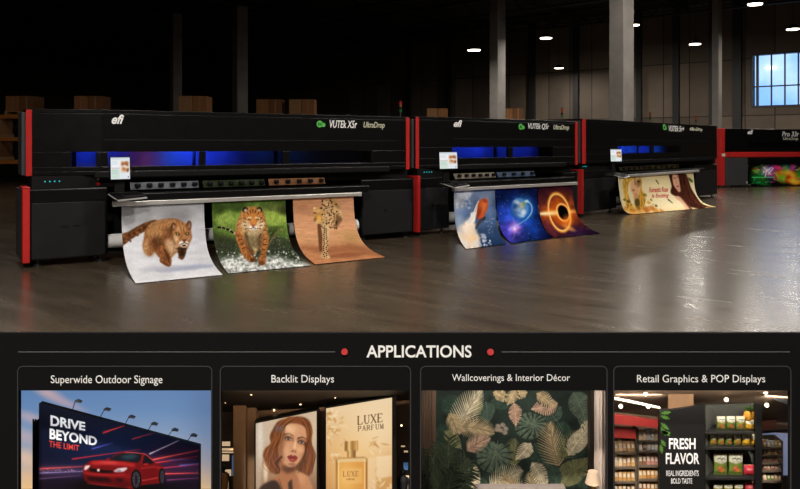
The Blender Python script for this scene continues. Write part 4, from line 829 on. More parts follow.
for i, ((a, b), (c, d)) in enumerate(zip(cards[:-1], cards[1:])):
    m = MB(); e0, e1 = b+2, c-2; m.hexa([(xf(e0), Y1+.001, ZB), (xf(e1), Y1+.001, ZB), (xf(e1), Y1+.001, zf(334)-.02), (xf(e0), Y1+.001, zf(334)-.02)], [(xf(e0, YB), YB-.001, ZB), (xf(e1, YB), YB-.001, ZB), (xf(e1, YB), YB-.001, .86), (xf(e0, YB), YB-.001, .86)])
    kid(m.build('partition', M['blackm']), case)
# thin rounded outlines, heading, rules and captions on the front panel
def rim(x0, x1, y0, y1, r=5):
    pts = [(x0, 500)]
    for k in range(7): a = PI+k*PI/12; pts.append((x0+r+r*math.cos(a), y0+r+r*math.sin(a)))
    for k in range(7): a = 1.5*PI+k*PI/12; pts.append((x1-r+r*math.cos(a), y0+r+r*math.sin(a)))
    pts.append((x1, 500)); w = .45; m = MB(); n = len(pts); P = [Vector((x, y)) for x, y in pts]; off = []
    for i in range(n):
        t = (P[min(i+1, n-1)]-P[max(i-1, 0)]).normalized(); off.append(Vector((-t.y, t.x)))
    for i in range(n-1):
        q = [P[i]-off[i]*w, P[i+1]-off[i+1]*w, P[i+1]+off[i+1]*w, P[i]+off[i]*w]
        m.slab([P_(v.x, v.y, YF-.002) for v in q][::-1], (0, .0019, 0))
    return kid(m.build('card_outline', M['rim']), case)
for x0, x1 in ((17.6, 211.8), (220.2, 410.6), (420.6, 607.2), (613.8, 791)): rim(x0, x1, 366.5, 0)
for a, b in ((18, 335), (502, 790)): kid(MB().slab([P_(x, y, YF-.002) for x, y in ((a, 352.4), (b, 352.4), (b, 351.6), (a, 351.6))], (0, .0019, 0)).build('heading_rule', M['rule']), case)
for x in (344.5, 490.5): kid(MB().tube([P_(x, 352, YF-.003), P_(x, 352, YF-.0001)], .0088, 24).build('heading_dot', M['dot']), case)
def ctext(body, x0, x1, y0, y1, m='white', bold=.0, name='lettering', Y=YF, shear=0, parent=case, S=None, ext=.0012):
    mm = Matrix.Translation((0, Y-.0003, 0)); Y = Y-.0003
    return kid(text(name, body, M[m], None, (xf(x0, Y), xf(x1, Y), zf(y1, Y), zf(y0, Y)), shear, bold, ext, (mm @ S if S else mm)), parent)
ctext('APPLICATIONS', 366.5, 471.5, 345.2, 357.5, bold=.018, name='heading_lettering')
ctext('Superwide Outdoor Signage', 51, 162.5, 375.3, 385.6, name='caption_lettering', bold=-.004)
ctext('Backlit Displays', 271.5, 334, 375, 384.8, name='caption_lettering', bold=-.004)
ctext('Wallcoverings & Interior Décor', 452, 570, 374.2, 383, name='caption_lettering', bold=-.004)
ctext('Retail Graphics & POP Displays', 637, 765, 374.8, 384.6, name='caption_lettering', bold=-.004)
def niche_fill(x0, x1, y, Y, e, col=(1, 1, 1), rx=35, w=.05):  # unseen area light added to brighten a scene, without a lamp body
    l = bpy.data.lights.new('niche_fill_light', 'AREA'); l.shape = 'RECTANGLE'; l.size = abs(xf(x1)-xf(x0)); l.size_y = w; l.energy = e; l.color = col
    o = bpy.data.objects.new('niche_fill_light', l); C.objects.link(o); o.parent = case; o.matrix_parent_inverse = case.matrix_basis.inverted()
    o.location = (xf((x0+x1)/2, Y), Y, zf(y)); o.rotation_euler = (math.radians(rx), 0, 0); return o
def panel(name, cv, quadpx, Y, n, m, parent=None, thick=0, edge=None):
    # a flat print filling a screen-clockwise pixel quad (tl, tr, br, bl) standing at depth Y (one depth per corner)
    Ys = Y if isinstance(Y, (list, tuple)) else [Y]*4; c = [np.array(pt(x, y, q)) for (x, y), q in zip(quadpx, Ys)]
    s = np.linspace(0, 1, n[0])[None, :, None]; t = np.linspace(0, 1, n[1])[:, None, None]
    P = (c[0]*(1-s)+c[1]*s)*(1-t)+(c[3]*(1-s)+c[2]*s)*t; x, y = proj(P)
    return grid(name, P, cv.sample(x, y), m, parent, thick)
M['printb'] = printmat('printed_board', .55, spec=.2); M['printsky'] = printmat('glowing_sky_print', .4, emit=.95); M['printl'] = printmat('backlit_print', .3, emit=1.0, spec=.3)  # sky print: brightness put in as its own glow, no lamp behind
YK = 2.33                                       # depth of the niche backs
# ---- scene 1: the roadside billboard at dusk
def k1(x, y): return 15+x/4, 385+y/4
def pic_sky():
    c = Cv((15, 385, 215, 489), 800, 140); c.vgrad([(0, (92, 128, 176)), (100, (104, 138, 182)), (200, (136, 156, 186)), (300, (182, 172, 172)), (360, (222, 186, 152)), (420, (240, 196, 136)), (540, (232, 170, 110))])
    c.poly([(700, 0), (900, 0), (900, 420), (740, 420)], (70, 92, 132), 60, .4)
    for x, y, rx, ry, k, a in [(130, 30, 50, 16, (206, 170, 172), .8), (180, 62, 60, 14, (200, 164, 170), .7), (60, 130, 60, 18, (196, 172, 180), .7), (30, 200, 60, 22, (206, 176, 176), .6), (40, 290, 80, 26, (236, 196, 166), .7), (240, 90, 50, 12, (176, 160, 180), .5)]: c.ell(x, y, rx, ry, k, 18, .9, a)
    return c
o = panel('sky_backdrop', pic_sky(), [(-14, 384), (212.6, 384), (212.6, 489), (-14, 489)], YK, (120, 60), M['printsky'], None, .004); kid(o, case)
def pic_bill():
    c = Cv((15, 385, 215, 489), 800, 60); c.vgrad([(60, (9, 17, 38)), (200, (10, 20, 46)), (290, (18, 24, 54)), (330, (46, 38, 70)), (380, (38, 27, 50)), (460, (24, 18, 34))])
    c.ell(420, 250, 220, 80, (24, 46, 92), 0, .95, .7); c.ell(640, 300, 140, 50, (90, 40, 80), 0, .95, .7); c.ell(190, 345, 120, 20, (90, 70, 110), 0, .9, .7)
    def st(a, b, w, k, al=.9, w1=1): c.line([a, b], w*2.4, k, w*1.5, al*.45, w1); c.line([a, b], w, tuple(min(255, q*1.25) for q in k), 1.5, al, w1)
    for a, b, w, k, al in [((355, 190), (445, 160), 5, (216, 60, 60), .9), ((470, 216), (555, 192), 4, (180, 60, 70), .8), ((310, 255), (390, 232), 4, (90, 90, 180), .8), ((540, 275), (655, 222), 4, (210, 190, 210), .9), ((545, 300), (735, 262), 6, (236, 90, 84), .95), ((560, 312), (735, 285), 5, (200, 60, 70), .8), ((230, 296), (500, 258), 4, (180, 50, 66), .8), ((100, 335), (290, 325), 6, (220, 90, 90), .8), ((600, 355), (735, 352), 6, (226, 80, 84), .85), ((660, 322), (735, 314), 4, (80, 120, 200), .9), ((560, 335), (735, 318), 4, (190, 60, 90), .8), ((620, 300), (735, 298), 3, (60, 90, 160), .7), ((100, 352), (280, 345), 4, (160, 150, 200), .7), ((610, 380), (735, 372), 5, (140, 70, 120), .7), ((100, 375), (260, 362), 5, (120, 90, 130), .6)]: st(a, b, w, k, al)
    c.specks(40, (100, 335, 300, 350), (220, 190, 210), (1, 4), .6)
    K = lambda x, y: (260+x*.525, 220+y*.525)    # car drawn in a finer crop
    q = lambda l: [K(*v) for v in l]
    c.ell(*K(330, 372), 190, 24, (14, 8, 14), 0, .6, .9); c.ell(*K(140, 340), 90, 20, (20, 8, 12), 0, .6, .9)
    R = (128, 22, 28)
    c.poly(q([(22, 215), (40, 185), (80, 160), (160, 152), (210, 152), (270, 110), (330, 92), (430, 96), (500, 108), (545, 140), (572, 172), (612, 188), (640, 215), (645, 250), (636, 310), (600, 330), (480, 345), (400, 375), (330, 352), (250, 350), (150, 345), (60, 322), (30, 290)]), R, 1.5, 1, True)
    c.poly(q([(90, 165), (200, 158), (330, 170), (420, 185), (400, 205), (330, 195), (200, 188), (100, 190)]), (214, 66, 66), 5, .75, True); c.poly(q([(140, 170), (240, 166), (300, 176), (220, 182)]), (236, 120, 116), 5, .6, True)
    c.poly(q([(218, 152), (285, 112), (340, 100), (430, 102), (470, 112), (462, 150), (440, 172), (330, 160)]), (26, 34, 44), 1.5, 1); c.poly(q([(300, 125), (380, 106), (440, 108), (420, 140), (350, 150)]), (62, 92, 104), 6, .7)
    c.poly(q([(492, 118), (520, 122), (560, 165), (556, 180), (500, 186), (474, 178)]), (24, 26, 36), 1.5, 1); c.line(q([(478, 112), (470, 180)]), 4, (150, 28, 32), 1.5); c.line(q([(345, 94), (430, 97), (500, 108), (560, 160)]), 3, (226, 110, 106), 1.5, .8)
    c.poly(q([(485, 178), (520, 176), (522, 190), (488, 194)]), (180, 40, 42), 1.5); c.poly(q([(198, 142), (222, 132), (228, 150), (204, 154)]), (150, 30, 36), 1.5)
    c.poly(q([(62, 212), (120, 222), (250, 235), (255, 250), (180, 252), (80, 240)]), (34, 12, 16), 2); c.poly(q([(60, 275), (140, 282), (215, 285), (240, 320), (150, 318), (62, 305)]), (26, 10, 14), 3); c.poly(q([(270, 290), (330, 292), (322, 322), (286, 318)]), (40, 12, 18), 3)
    c.poly(q([(28, 225), (40, 195), (80, 190), (66, 215), (44, 232)]), (236, 226, 230), 2.5, .95); c.poly(q([(252, 238), (290, 215), (352, 208), (362, 220), (330, 242), (280, 246)]), (226, 216, 224), 2, .95); c.poly(q([(265, 240), (300, 226), (320, 240), (300, 246)]), (120, 110, 126), 2, .7); c.ell(*K(140, 230), 6, 6, (220, 200, 200), 0, .4)
    c.ell(*K(428, 302), 21, 40, (16, 10, 14), 0, .1); c.ell(*K(428, 302), 15, 32, (86, 84, 96), 0, .1)
    for k in range(10): a = k*PI/5; c.line([K(428, 302), (K(428, 302)[0]+13*math.cos(a), K(428, 302)[1]+29*math.sin(a))], 3, (26, 24, 32), 1.2, .9)
    c.ell(*K(625, 280), 13, 36, (16, 10, 14), 0, .1); c.ell(*K(627, 280), 9, 28, (64, 62, 74), 0, .1)
    c.line(q([(478, 308), (590, 288)]), 5, (236, 110, 100), 3, .8); c.line(q([(470, 215), (560, 205), (640, 215)]), 4, (214, 80, 80), 3, .6); c.poly(q([(480, 225), (590, 215), (600, 285), (480, 310)]), (120, 18, 24), 7, .55); c.line(q([(60, 330), (200, 345), (380, 365)]), 5, (206, 70, 70), 3, .6); c.poly(q([(30, 262), (150, 280), (330, 290), (390, 330), (380, 365), (240, 350), (70, 326), (34, 296)]), (84, 12, 18), 8, .55); c.poly(q([(30, 225), (60, 250), (240, 268), (380, 260), (390, 290), (240, 285), (60, 270)]), (190, 46, 46), 6, .5); c.line(q([(30, 250), (120, 262), (240, 268), (340, 262)]), 5, (206, 66, 66), 4, .6)
    c.a = 255*(np.clip(c.a, 0, 255)/255)**1.2
    paint_text(c, 'DRIVE', 142, 281, 120, 163, .15, (236, 238, 244), 0, .035, 8); paint_text(c, 'BEYOND', 138, 328, 172, 216, .145, (236, 238, 244), 0, .035, 8); paint_text(c, 'THE LIMIT', 136, 257, 222, 248, .13, (214, 66, 52), 0, .01, 4); return c
bb = empty('billboard', P_(105, 500, 2.2)); bb.location = (xf(105, 2.2), 2.2, ZB); tag(bb, 'wide dark billboard showing a red sports car and the words DRIVE BEYOND', 'billboard')
q4 = [k1(98, 70), k1(735, 242), k1(735, 470), k1(92, 470)]; YBB = [2.12, 2.26, 2.26, 2.12]
kid(panel('poster', pic_bill(), q4, YBB, (360, 200), M['printb']), bb)
def bslab(poly, off, d, m, name, parent):       # slab on the billboard's slanted plane
    f = lambda x: 2.12+.14*(x-k1(98, 0)[0])/(k1(735, 0)[0]-k1(98, 0)[0])
    return kid(MB().slab([P_(x, y, f(x)+off) for x, y in poly][::-1], (0, d, 0)).build(name, m), parent)
bslab([(q4[0][0]-.5, q4[0][1]+.9), (q4[1][0]+.5, q4[1][1]+.9), (q4[2][0]+.5, q4[2][1]), (q4[3][0]-.5, q4[3][1])], .002, .02, M['blackm'], 'backing_box', bb)
tw = MB()
for x, Y in ((33.2, 2.17), (38.5, 2.17), (35.5, 2.2)): tw.tube([P_(x, 419, Y), (xf(x, Y), Y, ZB)], .0022, 6)
for k in range(12): tw.tube([P_(33.2, 420+k*7, 2.17), P_(38.5, 424+k*7, 2.17)], .0013, 5); tw.tube([P_(38.5, 424+k*7, 2.17), P_(33.2, 427+k*7, 2.17)], .0013, 5)
tw.slab([P_(x, y, 2.172) for x, y in ((34, 520), (38.6, 520), (38.6, 421), (34, 421))], (0, .01, 0)); kid(tw.build('support_tower', M['blackm']), bb)
for k in range(2): Y = 2.19+k*.06; x = 70+k*90; kid(MB().box(xf(x, Y)-.008, xf(x, Y)+.008, Y, Y+.016, ZB, zf(480, Y)).build('support_post', M['blackm']), bb)
for (bx, by), (hx, hy) in zip([(228, 104), (338, 134), (440, 158), (532, 184), (612, 206), (688, 228)], [(250, 66), (366, 99), (464, 129), (555, 157), (638, 181), (713, 203)]):
    a, b = k1(bx, by), k1(hx, hy); f = lambda x: 2.12+.14*(x-k1(98, 0)[0])/159.25; Y = f(a[0])
    arm = kid(MB().tube([P_(a[0], a[1]+1, Y+.01), P_(a[0]+.4, a[1]-1, Y+.0), P_(b[0]-2.6, b[1]+.8, Y-.02)], .0011, 6).build('lamp_arm', M['blackm']), bb)
    m = MB(); m.slab([P_(x, y, Y-.02) for x, y in ((b[0]-3.2, b[1]-.4), (b[0]-.8, b[1]-1.3), (b[0]+3.2, b[1]+.4), (b[0]+3.0, b[1]+1.6), (b[0]+.6, b[1]+1.0), (b[0]-2.4, b[1]+.9))][::-1], (0, .012, 0)); kid(m.build('floodlight_head', M['steel']), arm)
niche_fill(24, 206, 388, 2.05, 1.05, (1, .98, .96), 48)
# ---- scene 2: backlit posters in a shopping passage
def k2(x, y): return 218+x/4.061, 385+y/4.061
M['mallwall'] = mat('brown_wall_panel', (92, 70, 52), .5, var=.2, vscale=14); M['mallceil'] = mat('passage_ceiling', (58, 47, 38), .7); M['stone'] = mat('passage_column', (128, 98, 72), .45, var=.15, vscale=20)
M['frameb'] = mat('poster_frame', (14, 12, 12), .4); M['down'] = mat('downlight', (255, 220, 170), .4, emit=3.0, ecol=(255, 218, 166)); M['shopglow'] = mat('shop_light', (255, 226, 190), .4, emit=.6, ecol=(236, 200, 160))
M['shopblue'] = mat('shop_screen', (90, 130, 180), .4, emit=.35, ecol=(96, 140, 196)); M['shopdark'] = mat('shop_back', (74, 60, 50), .7)
def kc(mb, name, m, bevel=0): return kid(mb.build(name, m, bevel=bevel), case)
ko = lambda l, k: [k(*p) for p in l]
kc(MB().slab([P_(x, y, 2.3) for x, y in ((255, 489), (411, 489), (411, 384), (236, 384))], (0, .01, 0)), 'passage_wall', M['mallwall'])
kc(MB().slab([P_(x, y, YK) for x, y in ((219.4, 489), (411, 489), (411, 384), (219.4, 384))], (0, .004, 0)), 'shop_backdrop', M['shopdark'])
kc(MB().add([P_(219.4, 388, 2.06), P_(411, 388, 2.06), P_(411, 400, 2.27), P_(300, 409, 2.27), P_(219.4, 412, 2.27)], [(0, 1, 2, 3, 4)]), 'passage_ceiling', M['mallceil'])
col = MB(); a, b = k2(62, 0)[0], k2(112, 0)[0]; Y = 2.21; col.box(xf(a, Y), xf(b, Y), Y, Y+.05, ZB, zf(400, Y)); col.box(xf(b, Y)+.001, xf(k2(150, 0)[0], Y), Y+.02, Y+.06, ZB, zf(401, Y)); kc(col, 'passage_pillar', M['stone'])
for x, y in ((30, 70), (135, 38), (228, 103), (335, 78), (476, 50), (745, 165)):
    p = k2(x, y); Y = 2.06+(p[1]-388)/22*.2 if y < 120 else 2.25; Y = min(max(Y, 2.07), 2.26)
    kc(MB().tube([P_(p[0], p[1], Y-.004), P_(p[0]+.0, p[1]-.3, Y+.003)], .0028, 10), 'downlight', M['down'])
# a glimpse of lit shops left and right
for x0, y0, x1, y1, k in ((222, 442, 230, 446, 'shopglow'), (221, 455, 229, 461, 'shopglow'), (222, 448.5, 234, 450.5, 'shopglow'), (232, 456, 236, 476, 'shopblue'), (222, 482, 229, 489, 'shopglow'), (230, 449, 234, 450, 'shopglow'), (221, 452, 234, 453, 'shopglow'), (224, 470, 231, 476, 'shopglow'), (403.5, 463, 408, 470, 'shopblue'), (405, 476, 409, 489, 'shopglow'), (401, 446, 405, 447, 'shopglow'), (404, 451, 408, 452.4, 'shopglow')):
    kc(MB().slab([P_(x, y, 2.275) for x, y in ((x0, y1), (x1, y1), (x1, y0), (x0, y0))], (0, .003, 0)), 'shop_light', M[k])
kc(MB().box(xf(234.6, 2.22), xf(235.4, 2.22), 2.22, 2.225, ZB, zf(438, 2.22)), 'shopfront_post', M['frameb'])
def lerp(a, b, t): return a+(b-a)*t
def pic_lady():
    c = Cv((255, 405, 320, 489), 378, 40); c.vgrad([(40, (206, 184, 158)), (200, (206, 184, 160)), (330, (190, 158, 128)), (480, (150, 110, 80))])
    c.poly([(0, 90), (40, 88), (40, 500), (0, 500)], (196, 180, 160), 14, .8); c.ell(30, 200, 16, 120, (226, 214, 200), 0, .8, .8); c.ell(62, 390, 12, 60, (240, 220, 190), 0, .8, .8); c.ell(340, 130, 30, 90, (214, 190, 160), 0, .9, .8)
    Hm = (120, 66, 34)
    c.poly([(110, 130), (135, 95), (190, 75), (250, 66), (300, 78), (326, 110), (332, 170), (328, 230), (346, 290), (340, 360), (318, 410), (280, 400), (250, 380), (190, 390), (140, 400), (95, 392), (76, 350), (48, 300), (58, 255), (90, 225), (86, 180)], Hm, 4, 1, True, .2, (10, 30))
    c.poly([(140, 330), (232, 345), (240, 400), (210, 489), (130, 489), (136, 420)], (176, 116, 78), 5, 1); c.poly([(180, 350), (236, 352), (230, 400), (190, 400)], (120, 72, 46), 10, .7)
    c.poly([(215, 420), (260, 394), (300, 412), (324, 450), (332, 520), (210, 520), (205, 460)], (196, 138, 96), 5, 1, True); c.ell(255, 430, 34, 30, (216, 160, 118), 0, .9, .8)
    c.poly([(100, 440), (150, 400), (240, 400), (250, 520), (90, 520)], (178, 118, 80), 8, 1, True); c.poly([(30, 480), (80, 446), (122, 440), (150, 480), (160, 530), (30, 530)], (60, 38, 28), 6, 1, True); c.poly([(192, 452), (214, 430), (224, 530), (198, 530)], (74, 48, 34), 4, 1); c.line([(140, 430), (160, 489)], 5, (120, 76, 50), 2, .8)
    c.poly([(160, 140), (200, 110), (250, 110), (290, 130), (300, 180), (294, 240), (275, 300), (245, 345), (215, 364), (180, 352), (150, 320), (138, 270), (140, 200)], (210, 156, 116), 4, 1, True)
    c.ell(200, 150, 40, 34, (226, 178, 138), 0, .9, .8); c.ell(175, 270, 26, 34, (220, 168, 128), 0, .9, .8); c.poly([(140, 200), (158, 240), (150, 300), (166, 338), (140, 320)], (150, 96, 62), 8, .7); c.poly([(292, 190), (270, 250), (262, 310), (282, 290)], (170, 112, 76), 9, .7); c.ell(268, 262, 16, 22, (212, 154, 112), 0, .9, .8)
    c.poly([(150, 150), (185, 140), (180, 200), (165, 260), (172, 330), (150, 320), (136, 260)], (132, 80, 50), 9, .55)
    c.line([(168, 172), (196, 165), (224, 181)], 8, (70, 40, 24), 3, .9, 3, True); c.line([(250, 194), (276, 187), (298, 200)], 8, (70, 40, 24), 3, .9, 3, True)
    for x, y in ((193, 196), (270, 217)):
        c.ell(x, y-4, 24, 15, (122, 76, 52), 12, .8, .85); c.ell(x, y+1, 14, 6.5, (196, 172, 154), 12, .3); c.ell(x+1, y, 7.5, 7.5, (62, 58, 56), 0, .3); c.ell(x+1, y, 3.6, 3.6, (14, 10, 10), 0, .3); c.ell(x+3, y-2, 1.6, 1.6, (240, 230, 220), 0, .4); c.line([(x-18, y-1), (x-5, y-9), (x+15, y-2)], 5.5, (32, 18, 12), 1.8, .95, 3, True); c.line([(x-12, y+8), (x+10, y+8)], 3, (110, 66, 46), 2, .7)
    c.line([(220, 192), (229, 240), (220, 262)], 7, (150, 96, 64), 5, .7, 4, True); c.ell(231, 236, 9, 30, (244, 196, 154), 8, .8, .85); c.ell(226, 268, 15, 8, (176, 114, 80), 0, .6, .85); c.ell(217, 271, 4, 2.6, (80, 42, 30), 0, .4); c.ell(237, 274, 4, 2.6, (80, 42, 30), 0, .4)
    c.poly([(188, 300), (210, 290), (221, 296), (232, 292), (248, 308), (230, 330), (208, 329), (194, 313)], (146, 52, 44), 2, 1, True); c.line([(190, 301), (218, 307), (246, 309)], 3.5, (70, 24, 22), 1.5, .95, 2, True); c.ell(218, 319, 14, 5, (196, 96, 82), 5, .7, .8); c.ell(214, 344, 20, 7, (150, 94, 64), 0, .8, .7)
    c.ell(196, 142, 30, 22, (238, 190, 150), 0, .9, .7); c.ell(262, 258, 16, 18, (234, 178, 134), 0, .9, .7)
    rr = np.random.default_rng(4)
    for p, n, sp in [([(205, 78), (155, 125), (128, 200), (96, 270), (80, 330), (112, 385)], 26, 34), ([(240, 74), (190, 96), (156, 140), (140, 200), (110, 250)], 12, 16), ([(290, 88), (316, 150), (312, 230), (334, 300), (312, 396)], 22, 18), ([(296, 220), (290, 290), (262, 345), (262, 390)], 10, 14), ([(150, 300), (120, 340), (136, 380), (118, 398)], 10, 18)]:
        for _ in range(n):
            o = rr.normal(0, sp/2.2, 2); w_ = rr.uniform(-14, 14); pts = [(x+o[0]*(.35+.65*k/4)+w_*math.sin(k*1.9+o[1]), y+o[1]*.5) for k, (x, y) in enumerate(p)]
            k_ = [(60, 30, 16), (96, 52, 26), (150, 84, 40), (204, 128, 64), (176, 102, 50), (74, 38, 20)][rr.integers(6)]; c.line(pts, rr.uniform(2.5, 6), k_, 2.5, .6, 2, True)
    c.poly([(112, 126), (172, 116), (160, 146), (118, 162)], (112, 108, 118), 9, .6); c.poly([(150, 345), (200, 366), (236, 350), (232, 376), (190, 400), (160, 380)], (84, 46, 28), 9, .75); c.noise(.03, 5)
    c.a = 255*(np.clip(c.a, 0, 255)/255)**1.12; return c
def pic_perfume():
    c = Cv((218, 385, 415, 489), 800, 60); c.vgrad([(40, (232, 206, 168)), (180, (226, 188, 136)), (300, (214, 162, 98)), (430, (196, 140, 78))])
    c.ell(640, 180, 90, 90, (240, 214, 172), 0, .95, .8); c.ell(560, 330, 80, 120, (240, 200, 140), 0, .95, .7); r = np.random.default_rng(21)
    for cx, cy, n, rr in ((480, 190, 26, 60), (460, 120, 16, 44), (650, 390, 26, 60), (480, 290, 14, 36), (640, 240, 12, 40)):
        for _ in range(n):
            a = r.uniform(0, 2*PI); d = r.uniform(0, rr); x, y = cx+d*math.cos(a), cy+d*math.sin(a); c.ell(x, y, r.uniform(6, 16), r.uniform(2, 6), [(244, 220, 176), (182, 128, 66), (206, 156, 90)][r.integers(3)], r.uniform(0, 180), .6, .55)
    c.poly([(605, 300), (640, 290), (642, 430), (605, 430)], (236, 204, 160), 3, .6); c.poly([(642, 290), (706, 285), (706, 370), (660, 380), (642, 372)], (244, 222, 186), 3, .6)
    c.poly([(513, 230), (569, 226), (569, 266), (513, 268)], (184, 134, 66), 1.2); 
    for x, k in ((520, (120, 80, 34)), (533, (240, 206, 140)), (547, (150, 104, 48)), (562, (214, 168, 98))): c.line([(x, 231), (x, 266)], 7, k, 3, .85)
    c.poly([(524, 266), (560, 265), (560, 300), (524, 300)], (160, 114, 54), 1.2); c.line([(536, 268), (536, 298)], 8, (236, 200, 136), 4, .9); c.line([(553, 268), (553, 298)], 6, (110, 74, 32), 3, .8)
    c.poly([(478, 304), (492, 296), (596, 292), (607, 300), (607, 440), (478, 440)], (150, 98, 38), 1.5); c.poly([(486, 312), (600, 306), (600, 440), (486, 440)], (216, 150, 66), 2); c.ell(520, 380, 34, 70, (238, 184, 98), 0, .9, .7); c.line([(490, 312), (490, 430)], 4, (250, 222, 166), 2, .8); c.line([(596, 306), (596, 430)], 5, (250, 214, 150), 2, .7); c.poly([(484, 300), (600, 295), (604, 310), (484, 314)], (238, 206, 150), 2, .8)
    c.poly([(500, 340), (586, 336), (586, 400), (500, 402)], (236, 186, 110), 4, .5)
    dk = (92, 62, 34)
    def ser(word, x, y, h, w, gap, sl, k, th):
        for ch in word:
            q = lambda a, b: (x+a*w, y+b*h+sl*a*w)
            S = {'L': [((.15, 0), (.15, 1), 1), ((.15, 1), (.85, 1), .5), ((.85, 1), (.88, .8), .5), ((0, 0), (.32, 0), .4)], 'U': [((.15, 0), (.15, .75), 1), ((.15, .75), (.35, 1), .8), ((.35, 1), (.65, 1), .5), ((.65, 1), (.85, .75), .5), ((.85, .75), (.85, 0), .5), ((0, 0), (.3, 0), .4), ((.7, 0), (1, 0), .4)],
                 'X': [((.1, 0), (.9, 1), 1), ((.88, 0), (.12, 1), .5), ((0, 0), (.28, 0), .4), ((.74, 0), (1, 0), .4), ((0, 1), (.26, 1), .4), ((.74, 1), (1, 1), .4)], 'E': [((.15, 0), (.15, 1), 1), ((.05, 0), (.82, 0), .5), ((.05, 1), (.86, 1), .5), ((.15, .5), (.65, .5), .5), ((.82, 0), (.84, .16), .4), ((.86, 1), (.88, .82), .4)],
                 'P': [((.15, 0), (.15, 1), 1), ((.05, 0), (.6, 0), .5), ((.6, 0), (.85, .12), .8), ((.85, .12), (.85, .38), 1), ((.85, .38), (.6, .52), .8), ((.6, .52), (.15, .52), .5), ((0, 1), (.32, 1), .4)], 'A': [((.5, 0), (.1, 1), .5), ((.5, 0), (.9, 1), 1), ((.26, .62), (.74, .62), .5), ((0, 1), (.24, 1), .4), ((.74, 1), (1, 1), .4)],
                 'R': [((.15, 0), (.15, 1), 1), ((.05, 0), (.6, 0), .5), ((.6, 0), (.82, .13), .8), ((.82, .13), (.82, .36), 1), ((.82, .36), (.6, .5), .8), ((.6, .5), (.15, .5), .5), ((.5, .5), (.92, 1), 1), ((0, 1), (.32, 1), .4)], 'F': [((.15, 0), (.15, 1), 1), ((.05, 0), (.82, 0), .5), ((.15, .5), (.65, .5), .5), ((.82, 0), (.84, .16), .4), ((0, 1), (.32, 1), .4)],
                 'M': [((.12, 0), (.12, 1), .5), ((.12, 0), (.5, .9), 1), ((.5, .9), (.88, 0), .5), ((.88, 0), (.88, 1), 1), ((0, 1), (.24, 1), .4), ((.74, 1), (1, 1), .4)]}
            for a, b, t in S[ch]: c.line([q(*a), q(*b)], th*t, k, .8)
            x += w+gap; y += sl*(w+gap)
    ser('LUXE', 566, 128, 33, 23, 4, -.12, dk, 5); ser('PARFUM', 568, 168, 19, 14, 4, -.1, dk, 3); ser('LUXE', 508, 352, 20, 13, 4, -.03, (150, 100, 50), 3.2); ser('PARFUM', 522, 380, 6, 4, 1.5, 0, (150, 100, 50), 1.4)
    return c
def lightbox(tl, tr, xr_out, Y, cv, n, name, label):
    bl = (tl[0], 505); br = (tr[0], 505); r = empty('backlit_poster', (xf((tl[0]+tr[0])/2, Y), Y, ZB)); tag(r, label, 'poster', 'backlit posters in the passage')
    kid(panel('lit_print', cv, [tl, tr, (tr[0], 500), (tl[0], 500)], Y, n, M['printl']), r)
    sl = (tr[1]-tl[1])/(tr[0]-tl[0]); x0, x1 = tl[0]-1.2, xr_out; yt = lambda x: tl[1]+(x-tl[0])*sl-1.6
    m = MB(); m.slab([P_(x, y, Y+.004) for x, y in ((x0, 505), (x1, 505), (x1, yt(x1)), (x0, yt(x0)))], (0, .03, 0))
    for q in (((x0, 505), (tl[0], 505), (tl[0], tl[1]), (x0, yt(x0))), ((tr[0], 505), (x1, 505), (x1, yt(x1)), (tr[0], tr[1])), ((tl[0], tl[1]), (tr[0], tr[1]), (x1, yt(x1)), (x0, yt(x0)))): m.slab([P_(x, y, Y-.005) for x, y in q], (0, .009, 0))
    kid(m.build('frame', M['frameb']), r)
    kid(MB().box(xf(x0+4, Y), xf(x1-4, Y), Y+.006, Y+.03, ZB, zf(504, Y)).build('plinth', M['frameb']), r)
    l = bpy.data.lights.new('poster_light', 'AREA'); l.energy = .25; l.size = .12; l.color = (1, .84, .64)
    return r
lightbox((255.6, 423.5), (316.6, 411), 318.5, 2.2, pic_lady(), (170, 200), 'lady', 'backlit poster of a woman with wavy auburn hair')
lightbox((326, 408.5), (392, 397.5), 396.5, 2.16, pic_perfume(), (190, 240), 'perfume', 'backlit poster of a golden perfume bottle on a glowing cream ground')
